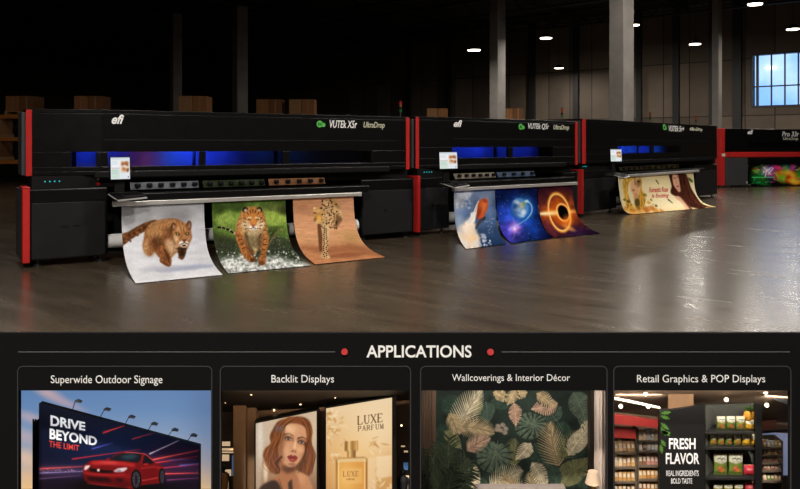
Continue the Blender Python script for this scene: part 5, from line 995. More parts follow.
def person(px, pyt, Y, label, top, low, h=.16, turn=0):
    # small walker far along the passage: one skinned body, hair and coat as children
    s = h/1.75; r = empty('person', (xf(px, Y), Y, zf(pyt, Y)-h), turn); tag(r, label, 'person')
    V = [(0, 0, .95), (0, 0, 1.2), (0, 0, 1.42), (0, .0, 1.52), (0, -.02, 1.64), (.09, 0, .9), (.1, -.02, .5), (.1, .02, .08), (.1, -.1, .03), (-.09, 0, .9), (-.11, .04, .5), (-.1, .12, .08), (-.1, .0, .03), (.19, 0, 1.4), (.25, .02, 1.12), (.25, -.08, .86), (-.19, 0, 1.4), (-.25, .02, 1.12), (-.25, -.06, .86)]
    Ed = [(0, 1), (1, 2), (2, 3), (3, 4), (0, 5), (5, 6), (6, 7), (7, 8), (0, 9), (9, 10), (10, 11), (11, 12), (2, 13), (13, 14), (14, 15), (2, 16), (16, 17), (17, 18)]
    R = [.15, .14, .15, .055, .1, .1, .065, .045, .04, .1, .065, .045, .04, .07, .045, .035, .07, .045, .035]
    def skin(nm, V, Ed, R, m):
        me = bpy.data.meshes.new(nm); me.from_pydata([tuple(q*s for q in v) for v in V], Ed, []); o = bpy.data.objects.new(nm, me); C.objects.link(o); o.parent = r
        o.modifiers.new('skin', 'SKIN'); o.modifiers.new('sub', 'SUBSURF').render_levels = 1
        if not me.skin_vertices: 
            me.attributes.new('x', 'FLOAT', 'POINT')
        for v_, q in zip(me.skin_vertices[0].data, R): v_.radius = (q*s, q*s)
        me.skin_vertices[0].data[0].use_root = True; me.materials.append(m); return o
    skin('body', V, Ed, R, low)
    MB().lathe([(.19*s, .9*s), (.2*s, 1.1*s), (.21*s, 1.3*s), (.2*s, 1.43*s), (.08*s, 1.5*s)], n=12).build('jacket', top, r)
    MB().lathe([(.06*s, 1.52*s), (.105*s, 1.6*s), (.11*s, 1.7*s), (.06*s, 1.77*s), (.01*s, 1.78*s)], c=(0, .01*s, 0), n=10).build('hair', M['blackm'], r); return r
M['tan'] = mat('tan_coat', (150, 104, 60), .8); M['navy'] = mat('dark_coat', (30, 28, 32), .8); M['trouser'] = mat('dark_trousers', (36, 32, 32), .8)
person(223, 465.5, 2.25, 'person in a tan coat by the lit shops left of the pillar', M['tan'], M['trouser'], zf(465.5, 2.25)-ZB)
person(403, 470, 2.25, 'person in dark clothes right of the perfume poster', M['navy'], M['trouser'], zf(470, 2.25)-ZB)
niche_fill(226, 404, 389, 2.05, 1.9, (1, .8, .58), 40)
# ---- scene 3: a sitting room with leaf wallpaper
def k3(x, y): return 418+x/4.124, 385+y/4.124
def pic_leaves():
    c = Cv((418, 385, 612, 489), 800, 50); c.fill((34, 44, 38)); c.a *= (1+.3*fbm((c.H, c.W), 60, 6))[..., None]; r = np.random.default_rng(8)
    G, G2, G3, Bg, Pk, Cr, Ol = (86, 98, 82), (62, 78, 66), (46, 63, 52), (168, 146, 110), (176, 142, 118), (190, 176, 146), (116, 116, 80)
    BGc = (34, 46, 39)
    def leaf(x, y, L, a, w, k, vein=None, n=16, slit=0):     # broad leaf with a midrib, optionally slit between the veins
        a = math.radians(a); t = np.linspace(0, 1, n); w = w*1.15; wd_ = w*np.sin(PI*np.clip(t, 0, 1)**.8)**.8*(1-.12*t); up, dn = [], []
        for i, (q, ww) in enumerate(zip(t, wd_)):
            bend = .12*L*q*q
            for s_, lst in ((1, up), (-1, dn)): lst.append((x+q*L*math.cos(a)-(s_*ww+bend)*math.sin(a), y+q*L*math.sin(a)+(s_*ww+bend)*math.cos(a)))
        c.poly(up+dn[::-1], k, 1, 1, False, .16, (14, 14)); mid = [((u[0]+d[0])/2, (u[1]+d[1])/2) for u, d in zip(up, dn)]; vv = vein or tuple(q*.7 for q in k); lt = tuple(min(255, q*1.22) for q in k)
        for i in range(1, n-1):
            for e in (up[i], dn[i]):
                c.line([mid[max(i-2, 0)], (mid[i][0]*.12+e[0]*.88, mid[i][1]*.12+e[1]*.88)], 1.3, vv, .8, .7); c.line([(mid[i-1][0]+1, mid[i-1][1]+1), (mid[i][0]*.2+e[0]*.8+1.5, mid[i][1]*.2+e[1]*.8+1.5)], 1.5, lt, 1, .4)
                if slit and r.random() < slit*2.2: c.line([(e[0]*1.12-mid[i][0]*.12, e[1]*1.12-mid[i][1]*.12), (mid[i-1][0]*.5+e[0]*.5, mid[i-1][1]*.5+e[1]*.5)], 5, BGc, .8, 1, 1)
        c.line(mid, 3, lt, 1, .9)
    def palm(x, y, L, a, w, k, n=22):                           # feather leaf
        a = math.radians(a); st = []; w = w*1.2
        for i in range(n+1):
            q = i/n; st.append((x+q*L*math.cos(a)-.15*L*q*q*math.sin(a), y+q*L*math.sin(a)+.15*L*q*q*math.cos(a)))
        for i in range(1, n+1):
            q = i/n; l = w*math.sin(PI*min(1, .22+q*.78))**.8+8
            for s_ in (1, -1):
                b = a+s_*(1.05-.7*q); rr_ = r.uniform(.8, 1.15); kk = tuple(v*rr_ for v in k); c.line([st[i-1], (st[i-1][0]+l*math.cos(b), st[i-1][1]+l*math.sin(b))], 7.5, kk, .8, 1, 1.2)
        c.line(st, 3, tuple(v*.7 for v in k), 1)
    def monstera(x, y, L, a, k):
        a = math.radians(a); cx, cy = x+.45*L*math.cos(a), y+.45*L*math.sin(a); pts = []
        for i in range(28):
            t = 2*PI*i/28; rad = L*.5*(1+.12*math.cos(t))*(.7 if i == 14 else 1); pts.append((cx+rad*math.cos(a+t), cy+rad*.92*math.sin(a+t)))
        c.poly(pts, k, 1, 1, True, .16, (12, 12)); lt = tuple(min(255, v*1.3) for v in k)
        for i in range(14):
            t = 2*PI*(i+.5)/14
            if abs(t-PI) < .3: continue
            e = (cx+L*.5*math.cos(a+t), cy+L*.46*math.sin(a+t)); m_ = (cx+L*.2*math.cos(a+t*.96), cy+L*.2*math.sin(a+t*.96)); c.line([(e[0]*1.1-cx*.1, e[1]*1.1-cy*.1), m_], 8, BGc, 1, 1, 1.5)
            t2 = 2*PI*i/14; c.line([(x+.1*L*math.cos(a), y+.1*L*math.sin(a)), (cx+L*.42*math.cos(a+t2), cy+L*.4*math.sin(a+t2))], 1.6, lt, .8, .6)
        c.line([(x, y), (x+.9*L*math.cos(a), y+.9*L*math.sin(a))], 2.6, lt, .8, .9)
    for x, y, L, a, w, k in [(100, 60, 120, 30, 40, G3), (600, 150, 120, 100, 40, G3), (690, 200, 120, 110, 36, G3), (480, 240, 120, 60, 40, G3), (150, 360, 120, 20, 40, G2), (90, 160, 110, 70, 34, G3), (350, 330, 130, 60, 40, G3), (470, 330, 130, 20, 40, G2), (590, 90, 110, 140, 34, G2), (200, 400, 110, 10, 36, G2), (690, 330, 130, 80, 40, G3), (380, 60, 90, 160, 30, G3), (280, 70, 90, 80, 30, G2)]: leaf(x, y, L, a, w, k)
    leaf(700, 60, 120, 95, 34, G); leaf(250, 60, 70, 100, 22, Ol); leaf(560, 190, 90, 60, 26, G2); leaf(250, 190, 80, 40, 22, G2); palm(400, 330, 110, -100, 34, Ol, 14); leaf(680, 220, 110, -70, 26, Cr, None, 12, .2); leaf(110, 190, 100, 40, 26, Ol)
    leaf(640, 30, 130, 60, 42, G, None, 14, .2); monstera(505, 130, 120, 140, G); monstera(330, 230, 140, 105, G); monstera(440, 150, 90, 20, G)
    palm(160, 195, 200, -68, 62, Cr); palm(165, 170, 150, 2, 46, Bg); palm(205, 270, 100, -40, 34, Pk); palm(130, 120, 90, 60, 30, Bg)
    leaf(310, 30, 80, 20, 22, Bg, None, 12, .3); leaf(450, 30, 70, 170, 24, Bg, None, 12, .3); leaf(395, 75, 95, 78, 26, Pk, None, 12, .3); leaf(400, 20, 70, 110, 24, Bg, None, 12, .3)
    leaf(575, 75, 110, 160, 36, Pk, None, 14, .4); leaf(490, 35, 90, 30, 26, Bg, None, 12, .3)
    for x, y in ((330, 170), (350, 165), (362, 180), (340, 186), (358, 196), (325, 184)): c.ell(x, y, 11, 9, (150, 132, 116), 20, .4)
    palm(580, 330, 180, -110, 60, Bg, 18); palm(590, 300, 130, -60, 44, Ol, 16); c.line([(545, 110), (600, 190)], 3, G, 1)
    leaf(465, 240, 90, 125, 30, Cr, None, 12, .25); leaf(620, 290, 170, -58, 34, Cr, None, 14, .1); leaf(640, 380, 130, -48, 30, Cr, None, 12, .1); leaf(580, 410, 170, -45, 46, Ol, None, 14, .05)
    leaf(470, 320, 130, 55, 32, Cr, None, 14, .3); palm(300, 425, 150, -38, 48, Cr, 18); leaf(215, 320, 130, 72, 26, Cr, None, 12, .3); palm(430, 440, 110, -150, 46, Bg, 14); palm(500, 470, 120, -120, 30, Bg, 12); leaf(550, 330, 110, 70, 26, G2)
    c.noise(.1, 6); return c
kid(panel('leaf_wallcovering', pic_leaves(), [(420, 384), (608, 384), (608, 489), (420, 489)], 2.31, (420, 210), M['printb'], None, .004), case)
M['slat'] = mat('wooden_slats', (84, 62, 46), .6, var=.2, vscale=12); M['curtain'] = mat('pale_curtain', (196, 178, 164), .85, var=.06); M['darkw'] = mat('dark_wood', (44, 34, 28), .6)
m = MB()
for k in range(5): x = 420.5+k*2.9; Y = 2.24; m.box(xf(x, Y), xf(x+2.2, Y), Y, Y+.02, ZB, .79)
m.box(xf(420.2, 2.262), xf(436, 2.262), 2.262, 2.27, ZB, .79); kc(m, 'slat_panel', M['slat'])
kc(MB().box(xf(590, 2.27), xf(596, 2.27), 2.27, 2.3, ZB, .77), 'dark_edge_panel', M['darkw'])
gx = np.linspace(595.5, 608, 60); Yc = 2.2; zz = np.linspace(.79, ZB+.003, 4); X, Z_ = np.meshgrid(xf(gx, Yc), zz); P = np.stack([X, Yc+.007*np.sin((X-xf(595, Yc))*300)+.004*np.sin((X-xf(595, Yc))*520), Z_], -1)
me = MB(); nj, ni = P.shape[:2]; me.add([tuple(q) for q in P.reshape(-1, 3)], [(j*ni+i+ni, j*ni+i+ni+1, j*ni+i+1, j*ni+i) for j in range(nj-1) for i in range(ni-1)], True)
o = me.build('curtain', M['curtain']); s_ = o.modifiers.new('solid', 'SOLIDIFY'); s_.thickness = .002; tag(o, 'pale beige curtain hanging beside the leaf wallcovering', 'curtain')
# palm in a pot
M['palm'] = mat('dark_palm_green', (32, 42, 26), .6, var=.35, vscale=60); M['pot'] = mat('plant_pot', (120, 110, 100), .7); M['stem'] = mat('palm_stem', (70, 66, 40), .7)
pl = empty('potted_palm', (xf(445, 2.17), 2.17, ZB)); tag(pl, 'dark green potted palm in front of the leaf wallcovering', 'plant')
MB().lathe([(.022, 0), (.03, .05), (.032, .06), (.027, .06), (.026, .05)], n=18).build('pot', M['pot'], pl)
base = Vector((0, 0, .05)); r = random.Random(4); fr_ = MB(); stm = MB()
for k in range(26):
    a = r.uniform(0, 2*PI); L = r.uniform(.12, .22); lean = r.uniform(.1, .85); pts = []
    for q in range(9):
        t = q/8; rad = L*lean*(t**1.3)*.55; h = L*(t*(1.25-.35*lean)-.35*lean*t*t)*.85
        pts.append(base+Vector((rad*math.cos(a), rad*math.sin(a)*.45, h+.0)))
    stm.tube(pts, [.0014]*4+[.0009]*5, 4)
    for q in range(2, 9):
        t0 = (pts[q]-pts[q-1]).normalized()
        for s_ in (-1, 1):
            for e in (0, .5):
                p0 = pts[q-1]+(pts[q]-pts[q-1])*e; sd = t0.cross(Vector((0, -1, .2))).normalized()*s_; tip = p0+(t0*.75+sd*r.uniform(.6, 1)+Vector((0, 0, -.18))).normalized()*r.uniform(.03, .048)
                wv = t0*.0032; fr_.add([p0-wv, p0+wv, (p0+tip)/2+wv*.9+Vector((0, -.001, .001)), tip, (p0+tip)/2-wv*.9], [(0, 1, 2, 3, 4)])
fo = fr_.build('fronds', M['palm'], pl); s_ = fo.modifiers.new('solid', 'SOLIDIFY'); s_.thickness = .0005; stm.build('stems', M['stem'], pl)
# side table and lamp, sofa
M['shade'] = mat('lamp_shade', (196, 170, 144), .8, emit=.16, ecol=(240, 204, 170), var=.03); M['brass'] = mat('brass', (150, 110, 56), .35, metal=.8); M['sofa'] = mat('beige_sofa', (138, 126, 118), .9, var=.08)
Y = 2.15; X = xf(593, Y); zt = .455
st = empty('side_table', (X, Y, ZB)); tag(st, 'small round dark side table under the lit lamp', 'table')
MB().lathe([(.03, zt-ZB-.006), (.031, zt-ZB-.003), (.03, zt-ZB)], n=24).build('tabletop', M['darkw'], st); MB().tube([(0, 0, .004), (0, 0, zt-ZB-.006)], .004, 8).build('stem', M['darkw'], st); MB().lathe([(.022, 0), (.02, .004), (.004, .006)], n=20).build('foot', M['darkw'], st)
lp = empty('table_lamp', (X, Y, zt+.0005)); tag(lp, 'lit table lamp with a cream cone shade right of the sofa', 'lamp')
zs0, zs1 = zf(483.2, Y)-zt, zf(471.4, Y)-zt; r0, r1 = 7.7/F*Y, 4.7/F*Y
MB().lathe([(.012, 0), (.013, .004), (.004, .01), (.007, (zs0)*.5), (.003, zs0+.004)], n=16).build('base', M['brass'], lp); MB().lathe([(r0, zs0), (r1, zs1)], n=28).build('lamp_shade', M['shade'], lp)
sf = empty('sofa', (xf(522, 2.2), 2.2, ZB)); tag(sf, 'light grey beige sofa back under the leaf wallcovering', 'sofa')
w_ = xf(568, 2.2)-xf(476, 2.2); zc = zf(487.2, 2.22)-ZB
MB().box(-w_/2, w_/2, -.09, .05, .012, .04).build('base', M['sofa'], sf, .004); MB().box(-w_/2, w_/2, .03, .055, .0405, zc-.004).build('backrest', M['sofa'], sf, .004)
for k in range(3): MB().box(-w_/2+k*w_/3+.001, -w_/2+(k+1)*w_/3-.001, .005, .029, .041, zc-(.0 if k % 2 == 0 else .0015)).build('back_cushion', M['sofa'], sf, .006)
for s_ in (-1, 1): MB().box(s_*w_/2-.012, s_*w_/2+.012, -.09, .055, .005, .06).build('armrest', M['sofa'], sf, .005)
for x in (-w_/2+.01, w_/2-.01):
    for y in (-.08, .04): MB().box(x-.003, x+.003, y-.003, y+.003, 0, .0119).build('leg', M['darkw'], sf)
niche_fill(430, 600, 389, 2.05, 1.5, (1, .95, .88), 45)
l = bpy.data.lights.new('table_lamp_light', 'POINT'); l.energy = .02; l.color = (1, .8, .55); l.shadow_soft_size = .012; lo = bpy.data.objects.new('table_lamp_light', l); C.objects.link(lo); lo.parent = lp; lo.location = (0, -.03, zs0-.006)
# ---- scene 4: a food shop with a branded display stand
def k4(x, y): return 610+x/4.2105, 385+y/4.2105
M['shopceil'] = mat('shop_ceiling', (140, 116, 94), .8); M['shopwall'] = mat('shop_wall', (120, 98, 76), .8); M['strip'] = mat('strip_light', (255, 240, 220), .4, emit=1.5, ecol=(255, 236, 210))
M['redsign'] = mat('red_sign', (196, 66, 62), .5); M['shelf'] = mat('shop_shelf', (110, 96, 80), .6); M['shelfd'] = mat('dark_shelf', (34, 34, 33), .5); M['stand'] = mat('black_stand', (22, 22, 22), .45); M['standin'] = mat('stand_back', (92, 92, 86), .5)
M['cool'] = mat('bluish_glow', (190, 200, 230), .5, emit=.3, ecol=(170, 180, 224)); M['woodsign'] = mat('reddish_sign', (120, 70, 54), .6)
kc(MB().slab([P_(x, y, YK) for x, y in ((613, 489), (830, 489), (830, 384), (613, 384))], (0, .004, 0)), 'shop_wall', M['shopwall'])
kc(MB().add([P_(613, 388, 2.06), P_(830, 388, 2.06), P_(830, 424, 2.32), P_(690, 420, 2.32), P_(613, 412, 2.32)], [(0, 1, 2, 3, 4)]), 'shop_ceiling', M['shopceil'])
kc(MB().slab([P_(x, y, 2.12) for x, y in ko([(250, 108), (352, 100), (352, 20), (250, 22)], k4)], (0, .012, 0)), 'ceiling_beam', M['stone'])
kc(MB().slab([P_(x, y, 2.14) for x, y in ko([(690, 60), (770, 92), (770, 20), (670, 26)], k4)], (0, .012, 0)), 'dark_bulkhead', M['shelfd'])
kc(MB().slab([P_(x, y, 2.12) for x, y in ko([(14, 60), (212, 100), (212, 94), (14, 52)], k4)], (0, .006, 0)), 'strip_light', M['strip'])
for x, y in ((490, 62), (655, 30), (500, 18), (45, 90), (160, 90), (660, 85), (150, 38)): p = k4(x, y); kc(MB().tube([P_(p[0], p[1], 2.1), P_(p[0], p[1], 2.112)], .006, 14), 'round_ceiling_light', M['strip'])
# wall shelving on the left, with its red sign boards
def shopsign(poly, Y, label, letters=None):
    o = MB().slab([P_(x, y, Y) for x, y in ko(poly, k4)], (0, .008, 0)).build('shop_sign', M['redsign']); tag(o, label, 'sign', 'red signs over the shop shelves'); return o
def shelving(x0, x1, rows, Y, label, top=None):
    r = empty('shop_shelf', (xf((x0+x1)/2, Y), Y, ZB)); tag(r, label, 'shelf', 'shelves of the food shop')
    zt_ = zf(rows[0]-12, Y) if top is None else zf(top, Y); xa, xb = xf(x0, Y), xf(x1, Y); m = MB(); m.box(xa, xb, Y+.045, Y+.05, ZB, zt_); kid(m.build('back_panel', M['shelf']), r)
    for x in (xa, xb-.004): kid(MB().box(x, x+.004, Y-.001, Y+.0445, ZB, zt_).build('upright', M['shelf']), r)
    for y in rows: z = zf(y, Y); kid(MB().box(xa+.0042, xb-.0042, Y-.004, Y+.0445, z-.005, z).build('shelf_board', M['shelf']), r)
    return r
GOODS = {k: mat('goods_'+k, c, .6, var=.15, vscale=90) for k, c in dict(cream=(216, 188, 146), amber=(206, 156, 88), orange=(190, 120, 60), white=(206, 204, 204), brown=(140, 100, 72), tan=(190, 150, 104), green=(120, 130, 70), pink=(190, 130, 116)).items()}
M['golab'] = mat('goods_label', (228, 214, 192), .6)
ROWN = ['top', 'second', 'third', 'fourth', 'fifth']
def goods(x0, x1, yb, h, n, Y, cols, lab, rd):
    w = (xf(x1, Y)-xf(x0, Y))/n; z = zf(yb, Y)+.0003; H_ = h/F*Y
    for i in range(n):
        hh = H_*rd.uniform(.82, 1); ww = w*.9; k = cols[rd.randrange(len(cols))]; m = MB(); d = .022
        m.hexa([(-ww/2, 0, 0), (ww/2, 0, 0), (ww*.46, .006, hh), (-ww*.46, .006, hh)], [(-ww/2, d, 0), (ww/2, d, 0), (ww*.46, d-.006, hh), (-ww*.46, d-.006, hh)])
        o = m.build('food_package', GOODS[k], bevel=.0012); o.location = (xf(x0, Y)+w*(i+.5), Y+.002, z)
        MB().hexa([(-ww*.32, -.0006+.0022, hh*.36), (ww*.32, .0016, hh*.36), (ww*.3, .0036, hh*.72), (-ww*.3, .0036, hh*.72)], [(-ww*.32, .004, hh*.36), (ww*.32, .004, hh*.36), (ww*.3, .0056, hh*.72), (-ww*.3, .0056, hh*.72)]).build('package_label', M['golab'], o)
        tag(o, '%s package, %s from left, %s' % ({'cream': 'cream', 'amber': 'amber yellow', 'orange': 'orange', 'white': 'white', 'brown': 'brown', 'tan': 'tan', 'green': 'green', 'pink': 'pinkish'}[k], ORD[i], lab), 'package', 'packages on the shop shelves')
rd = random.Random(11)
shopsign([(14, 163), (210, 182), (210, 150), (14, 124)], 2.2, 'long red sign board above the left shop shelves')
o2 = shopsign([(14, 223), (110, 226), (110, 186), (14, 176)], 2.225, 'lower red sign board above the leftmost shop shelf')
rowsA = [k4(0, y)[1] for y in (284, 345, 406)]+[k4(0, 462)[1]]
rowsB = [k4(0, y)[1] for y in (232, 278, 338, 396)]+[k4(0, 452)[1]]
shelving(613.4, 636.5, rowsA, 2.23, 'wooden food shelf at the left edge of the shop, under the lower red sign', k4(0, 228)[1])
shelving(637.5, 664, rowsB, 2.23, 'food shelf between the leftmost shelf and the black stand', k4(0, 188)[1])
for i, y in enumerate(rowsA[:3]): goods(614.5, 635.5, y, 11.5, 5, 2.23, [('cream', 'cream', 'tan'), ('cream', 'amber', 'tan'), ('amber', 'orange', 'amber')][i], ROWN[i]+' row of the leftmost shop shelf', rd)
goods(614.5, 635.5, rowsA[3], 11, 5, 2.23, ('orange', 'brown', 'amber'), 'fourth row of the leftmost shop shelf', rd)
for i, y in enumerate(rowsB[:5]): goods(639, 663, y, 9.5 if i < 2 else 11, 6, 2.23, [('white', 'white', 'cream'), ('white', 'brown', 'tan'), ('brown', 'pink', 'tan'), ('amber', 'orange', 'amber'), ('orange', 'brown', 'amber')][i], ROWN[i]+' row of the shelf beside the black stand', rd)
# bluish window put in as a glowing panel, and shelf on the right
kc(MB().slab([P_(x, y, 2.31) for x, y in ko([(636, 380), (770, 380), (770, 208), (636, 200)], k4)], (0, .006, 0)), 'bluish_window_glow', M['cool'])
kc(MB().slab([P_(x, y, 2.3) for x, y in ko([(636, 205), (770, 194), (770, 188), (636, 196)], k4)], (0, .006, 0)), 'bluish_window_rail', M['shelfd'])
tag(MB().slab([P_(x, y, 2.28) for x, y in ko([(642, 190), (702, 184), (702, 146), (642, 150)], k4)], (0, .008, 0)).build('shop_sign', M['woodsign']), 'small reddish brown sign above the right shop shelf', 'sign', 'signs over the shop shelves')
rowsR = [k4(0, y)[1] for y in (262, 293, 325, 358, 402)]
shelving(752, 783, rowsR, 2.25, 'dark food shelf right of the black stand, before the bluish window', k4(0, 236)[1])
for i, y in enumerate(rowsR): goods(764, 782.5, y, 5.8, 5, 2.25, [('white', 'cream', 'tan'), ('tan', 'brown', 'orange'), ('pink', 'tan', 'orange'), ('pink', 'white', 'brown'), ('green', 'tan', 'cream')][i], ROWN[i]+' row of the right shop shelf', rd)
# the black stand
Y = 2.11; sd = empty('display_stand', (xf(700, Y), Y, ZB)); tag(sd, 'black display stand with large white lettering and shelves of green pouches', 'display stand')
a, b, c_, d_ = k4(210, 112), k4(400, 85), k4(400, 520), k4(210, 520); zb = lambda Yq: CH-(ZB+.0-CH)*0
def sslab(poly, Yq, dd, name, m, parent=sd, bevel=0):
    return kid(MB().slab([P_(x, max(y, 0), Yq) for x, y in poly][::-1], (0, dd, 0)).build(name, m, bevel=bevel), parent)
yb = HY+(CH-ZB)/Y*F                              # pixel row of the niche floor at the stand's depth
sslab([a, b, (b[0], yb), (a[0], yb)], Y, .016, 'sign_panel', M['stand'])
e, f_ = k4(402, 86), k4(438, 101)
YS = 2.17                                       # back of the shelving
sslab([k4(402, 84), k4(612, 80), (k4(612, 0)[0], 520), (k4(402, 0)[0], 520)], YS+.002, .008, 'back_panel', M['standin'])
kid(MB().hexa([P_(k4(403, 0)[0], 515, Y+.018), P_(k4(404, 0)[0], 515, Y+.018), P_(*k4(404, 88), Y+.018), P_(*k4(403, 88), Y+.018)], [P_(k4(434, 0)[0], 510, YS), P_(k4(438, 0)[0], 510, YS), P_(*k4(438, 103), YS), P_(*k4(434, 103), YS)]).build('inner_side', M['standin']), sd)
yr = yb
kid(MB().hexa([P_(k4(612, 0)[0], yb, Y), P_(k4(641, 0)[0], yb, Y), P_(*k4(641, 86), Y), P_(*k4(612, 72), Y)], [P_(k4(606, 0)[0], 505, YS), P_(k4(634, 0)[0], 505, YS), P_(*k4(634, 90), YS), P_(*k4(606, 80), YS)]).build('side_panel', M['stand']), sd)
shy = [k4(0, y)[1] for y in (199, 265, 392)]+[k4(0, 470)[1]]
for y in shy: m = MB(); Yf = Y+.005; m.hexa([P_(k4(402, 0)[0], y+1.8, Yf), P_(k4(609, 0)[0], y+1.8, Yf), P_(k4(609, 0)[0], y, Yf), P_(k4(402, 0)[0], y, Yf)], [(xf(k4(402, 0)[0], Yf), YS-.001, zf(y+1.8, Yf)), (xf(k4(609, 0)[0], Yf), YS-.001, zf(y+1.8, Yf)), (xf(k4(609, 0)[0], Yf), YS-.001, zf(y, Yf)), (xf(k4(402, 0)[0], Yf), YS-.001, zf(y, Yf))]); kid(m.build('shelf', M['shelfd']), sd)
for body, x0, x1, y0, y1, bd in (('FRESH', 248, 360, 224, 270, .02), ('FLAVOR', 235, 376, 286, 333, .02), ('REAL INGREDIENTS', 237, 373, 360, 383, .0), ('BOLD TASTE', 257, 346, 393, 415, .0)):
    p, q = k4(x0, y0), k4(x1, y1); ctext(body, p[0], q[0], p[1], q[1], 'white', bd, 'stand_lettering', Y, 0, sd, None, .0008)
M['leafa'] = mat('leaf_green', (74, 116, 46), .5, var=.25, vscale=60)
lm = MB()
for x, y, L, a in ((214, 130, 40, 20), (214, 160, 44, 40), (216, 120, 42, -8), (212, 190, 48, 30), (214, 230, 36, 55), (213, 250, 40, 80), (216, 200, 40, 5), (214, 175, 46, 62)):
    a = math.radians(a); n = 8; up, dn = [], []
    for i in range(n+1):
        t = i/n; w_ = 9*math.sin(PI*t)*(1 if i % 2 else .6)
        up.append((x+t*L*math.cos(a)-w_*math.sin(a), y+t*L*math.sin(a)+w_*math.cos(a))); dn.append((x+t*L*math.cos(a)+w_*math.sin(a), y+t*L*math.sin(a)-w_*math.cos(a)))
    for i in range(n): lm.slab([P_(*k4(*v), Y-.0012) for v in (up[i], up[i+1], dn[i+1], dn[i])], (0, .001, 0))
kid(lm.build('leaf_print', M['leafa']), sd)
# pouches: a pillow of film with a pinched top, its print in the film
def pouch(x0, x1, y0, yb_, Yq, kind, label):
    w_ = xf(x1, Yq)-xf(x0, Yq); h_ = (yb_-y0)/F*Yq; n, m_ = 15, 21; s, t = np.meshgrid(np.linspace(-1, 1, n), np.linspace(1, 0, m_)); d = .014
    prof = np.clip(np.minimum((1-t)*3.2, 1), 0, 1)**.6*(np.clip(t*8, .55, 1)); wx = 1-.06*np.sin(PI*t)
    puff = d/2*np.sqrt(np.clip(1-np.abs(s)**2.4, 0, 1))*prof+.0006
    X = s*w_/2*wx; Z = t*h_; base = dict(green=(98, 114, 46), lime=(128, 132, 58), yellow=(214, 160, 40), red=(160, 36, 46), olive=(140, 130, 50))[kind]
    cv = Cv((0, 0, 100, 150), 100, 2); cv.fill(base); cv.ell(50, 80, 60, 50, tuple(min(255, v*1.25) for v in base), 0, .9, .6)
    if kind != 'red':
        cv.poly([(0, 0), (100, 0), (100, 52), (50, 66), (0, 56)], (226, 222, 200), 2, .95); cv.line([(24, 34), (40, 26), (50, 38), (64, 28), (78, 36)], 7, (40, 46, 36), 2, .9); cv.line([(30, 50), (72, 50)], 4, (90, 96, 80), 2, .7)
        cv.ell(44, 104, 22, 20, (166, 70, 40) if kind != 'yellow' else (236, 190, 60), 0, .3, .95); cv.ell(60, 116, 16, 14, (190, 110, 50), 0, .4, .9); cv.ell(36, 96, 8, 7, (226, 160, 110), 0, .5, .8); cv.ell(78, 92, 14, 8, (66, 104, 36), 40, .4, .9); cv.ell(16, 128, 16, 8, (60, 96, 34), -30, .4, .9)
    else: cv.ell(50, 60, 34, 24, (232, 120, 124), 0, .6, .8); cv.ell(40, 110, 30, 22, (150, 30, 40), 0, .6, .8); cv.line([(30, 60), (70, 58)], 6, (244, 220, 220), 3, .8)
    col = cv.sample((s+1)*50, (1-t)*150); col = col*(1+.1*np.sin(s*9+t*5))[..., None]
    r = empty('snack_pouch', (xf((x0+x1)/2, Yq), Yq, zf(yb_, Yq)+.0003)); tag(r, label, 'pouch', 'pouches on the black stand')
    grid('front_film', np.stack([X, -puff, Z], -1), col, M['film'], r); grid('back_film', np.stack([X[:, ::-1], puff[:, ::-1], Z], -1), np.broadcast_to(lin(base), col.shape), M['film'], r)
    MB().box(-w_/2*.94, w_/2*.94, -.0009, .0009, h_*.965, h_*1.0).build('top_seal', GOODS['cream'], r)
M['film'] = printmat('pouch_film', .35, spec=.5)
S1, S2, S3, S4 = shy; YP = Y+.03
def shp(y): return HY+(CH-zf(y, Y+.005))/YP*F     # where that shelf's top shows at the pouches' depth
for i, (a, b) in enumerate(((448, 486), (489, 527), (530, 567))): pouch(k4(a, 0)[0], k4(b, 0)[0], k4(0, 132)[1], shp(S1), YP, ('lime', 'green', 'lime')[i], 'green pouch with white top, %s from left, top shelf of the black stand' % ORD[i])
pouch(k4(570, 0)[0], k4(606, 0)[0], k4(0, 146)[1], shp(S1), YP, 'yellow', 'yellow snack pouch under the pineapples at the right of the top shelf')
for i, (a, b) in enumerate(((420, 449), (452, 481), (484, 515), (520, 551), (556, 590))): pouch(k4(a, 0)[0], k4(b, 0)[0], k4(0, 208)[1], shp(S2), YP, ('olive', 'olive', 'green', 'olive', 'yellow')[i], 'small %s pouch, %s from left, second shelf of the black stand' % (('olive', 'olive', 'green', 'olive', 'yellow')[i], ORD[i]))
pouch(k4(593, 0)[0], k4(608, 0)[0], k4(0, 206)[1], shp(S2), YP+.004, 'yellow', 'narrow yellow pouch at the right end of the second shelf of the black stand')
for i, (a, b) in enumerate(((436, 494), (498, 560))): pouch(k4(a, 0)[0], k4(b, 0)[0], k4(0, 289)[1], shp(S3), YP, 'green', 'large green snack pouch, %s one of the pair on the third shelf' % ('left', 'right')[i])
pouch(k4(562, 0)[0], k4(606, 0)[0], k4(0, 336)[1], shp(S3), YP-.005, 'red', 'crinkled red bag beside the large green pouches')
for i, (a, b) in enumerate(((434, 474), (478, 518), (522, 562))): pouch(k4(a, 0)[0], k4(b, 0)[0], k4(0, 416)[1], shp(S4), YP, 'olive', 'olive pouch, %s from the left on the lowest shelf at the picture edge' % ORD[i])
pouch(k4(566, 0)[0], k4(604, 0)[0], k4(0, 408)[1], shp(S4), YP, 'red', 'red bag on the lowest shelf under the other red bag')
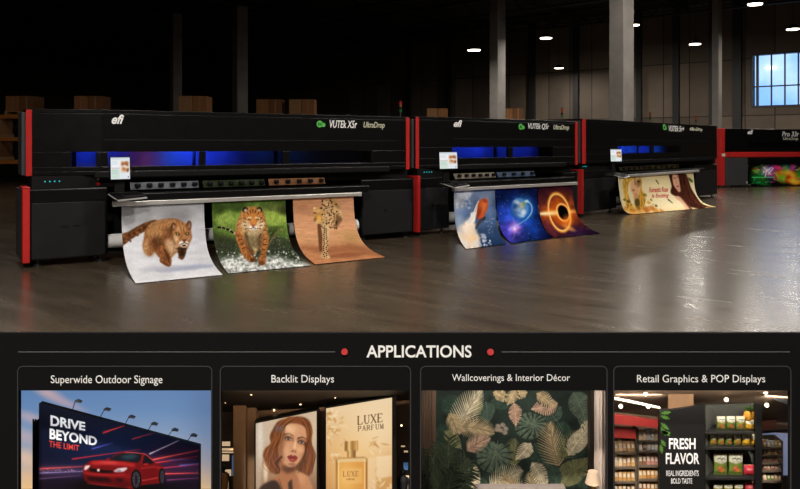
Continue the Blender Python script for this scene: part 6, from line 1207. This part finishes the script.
# pineapples printed large as a cut-out topper: built as fruit
M['pine'] = mat('pineapple_skin', (214, 150, 44), .6, var=.3, vscale=120)
for i, (x, yb_, R, lab) in enumerate(((580, 150, 17, 'whole pineapple with green crown on the black stand, left one of two'), (601, 143, 14, 'whole pineapple by the stand\'s right side panel, right one of two'))):
    Yq = YP+.002+i*.016; p = k4(x, yb_); rr = R/4.21/F*Yq; z0 = zf(shp(S1), YP)-ZB
    r_ = empty('pineapple', (xf(p[0], Yq), Yq, zf(p[1], Yq))); tag(r_, lab, 'pineapple', 'pineapples on the black stand')
    MB().lathe([(rr*.5, 0), (rr*.9, rr*.4), (rr, rr*1.1), (rr*.9, rr*1.9), (rr*.45, rr*2.4)], n=14).build('fruit', M['pine'], r_)
    cr_ = MB(); q = random.Random(i)
    for k in range(16):
        a = k*2.4; ln = rr*q.uniform(1.6, 2.9); o_ = Vector((math.cos(a), math.sin(a)*.5, 0)); u0 = Vector((0, 0, rr*2.3)); tip = u0+o_*ln*q.uniform(.4, .9)+Vector((0, 0, ln*q.uniform(.3, .75))); sv = Vector((-o_.y, o_.x, 0)).normalized()*rr*.26
        cr_.add([u0-sv, u0+sv, (u0+tip)/2+sv*.8+Vector((0, 0, rr*.15)), tip, (u0+tip)/2-sv*.8+Vector((0, 0, rr*.15))], [(0, 1, 2, 3, 4)])
    ob = cr_.build('leaf_crown', M['leafa'], r_); s_ = ob.modifiers.new('solid', 'SOLIDIFY'); s_.thickness = .0006
niche_fill(620, 785, 389, 2.05, 2.0, (1, .93, .84), 42); niche_fill(616, 662, 404, 2.13, .95, (1, .92, .82), 55); niche_fill(764, 789, 406, 2.14, .7, (1, .92, .84), 58)
# ------------------------------------------------------------------ unseen lamps: e to h read off floor streaks, the others added as fill
for X, Z, h, e, lb in [(-3.5, 2.5, 7.5, 400, 'a'), (1.5, 5.0, 7.5, 410, 'b'), (6.5, 8.5, 7.5, 460, 'c'), (-1.0, -3.5, 7.5, 1300, 'd'), (5.9, 20.5, 7.7, 150, 'e'), (7.9, 20.5, 7.7, 150, 'f'), (-11.3, 20.5, 7.7, 110, 'g'), (10.7, 20.5, 7.7, 220, 'h'), (12, 15.5, 7.7, 420, 'i')]:
    highbay(0, 0, 0, 'unseen round high bay lamp outside the view', e, h, X) if False else None
    r = highbay(CX+X/Z*F if Z > 0 else CX, HY, max(Z, .1), 'round high bay lamp hanging above the top edge of the picture', e)
    r.location = (X, Z, h)
    for ch in r.children:
        if ch.name.startswith('suspension'): ch.scale = (1, 1, (HC-h)/(HC-CH))
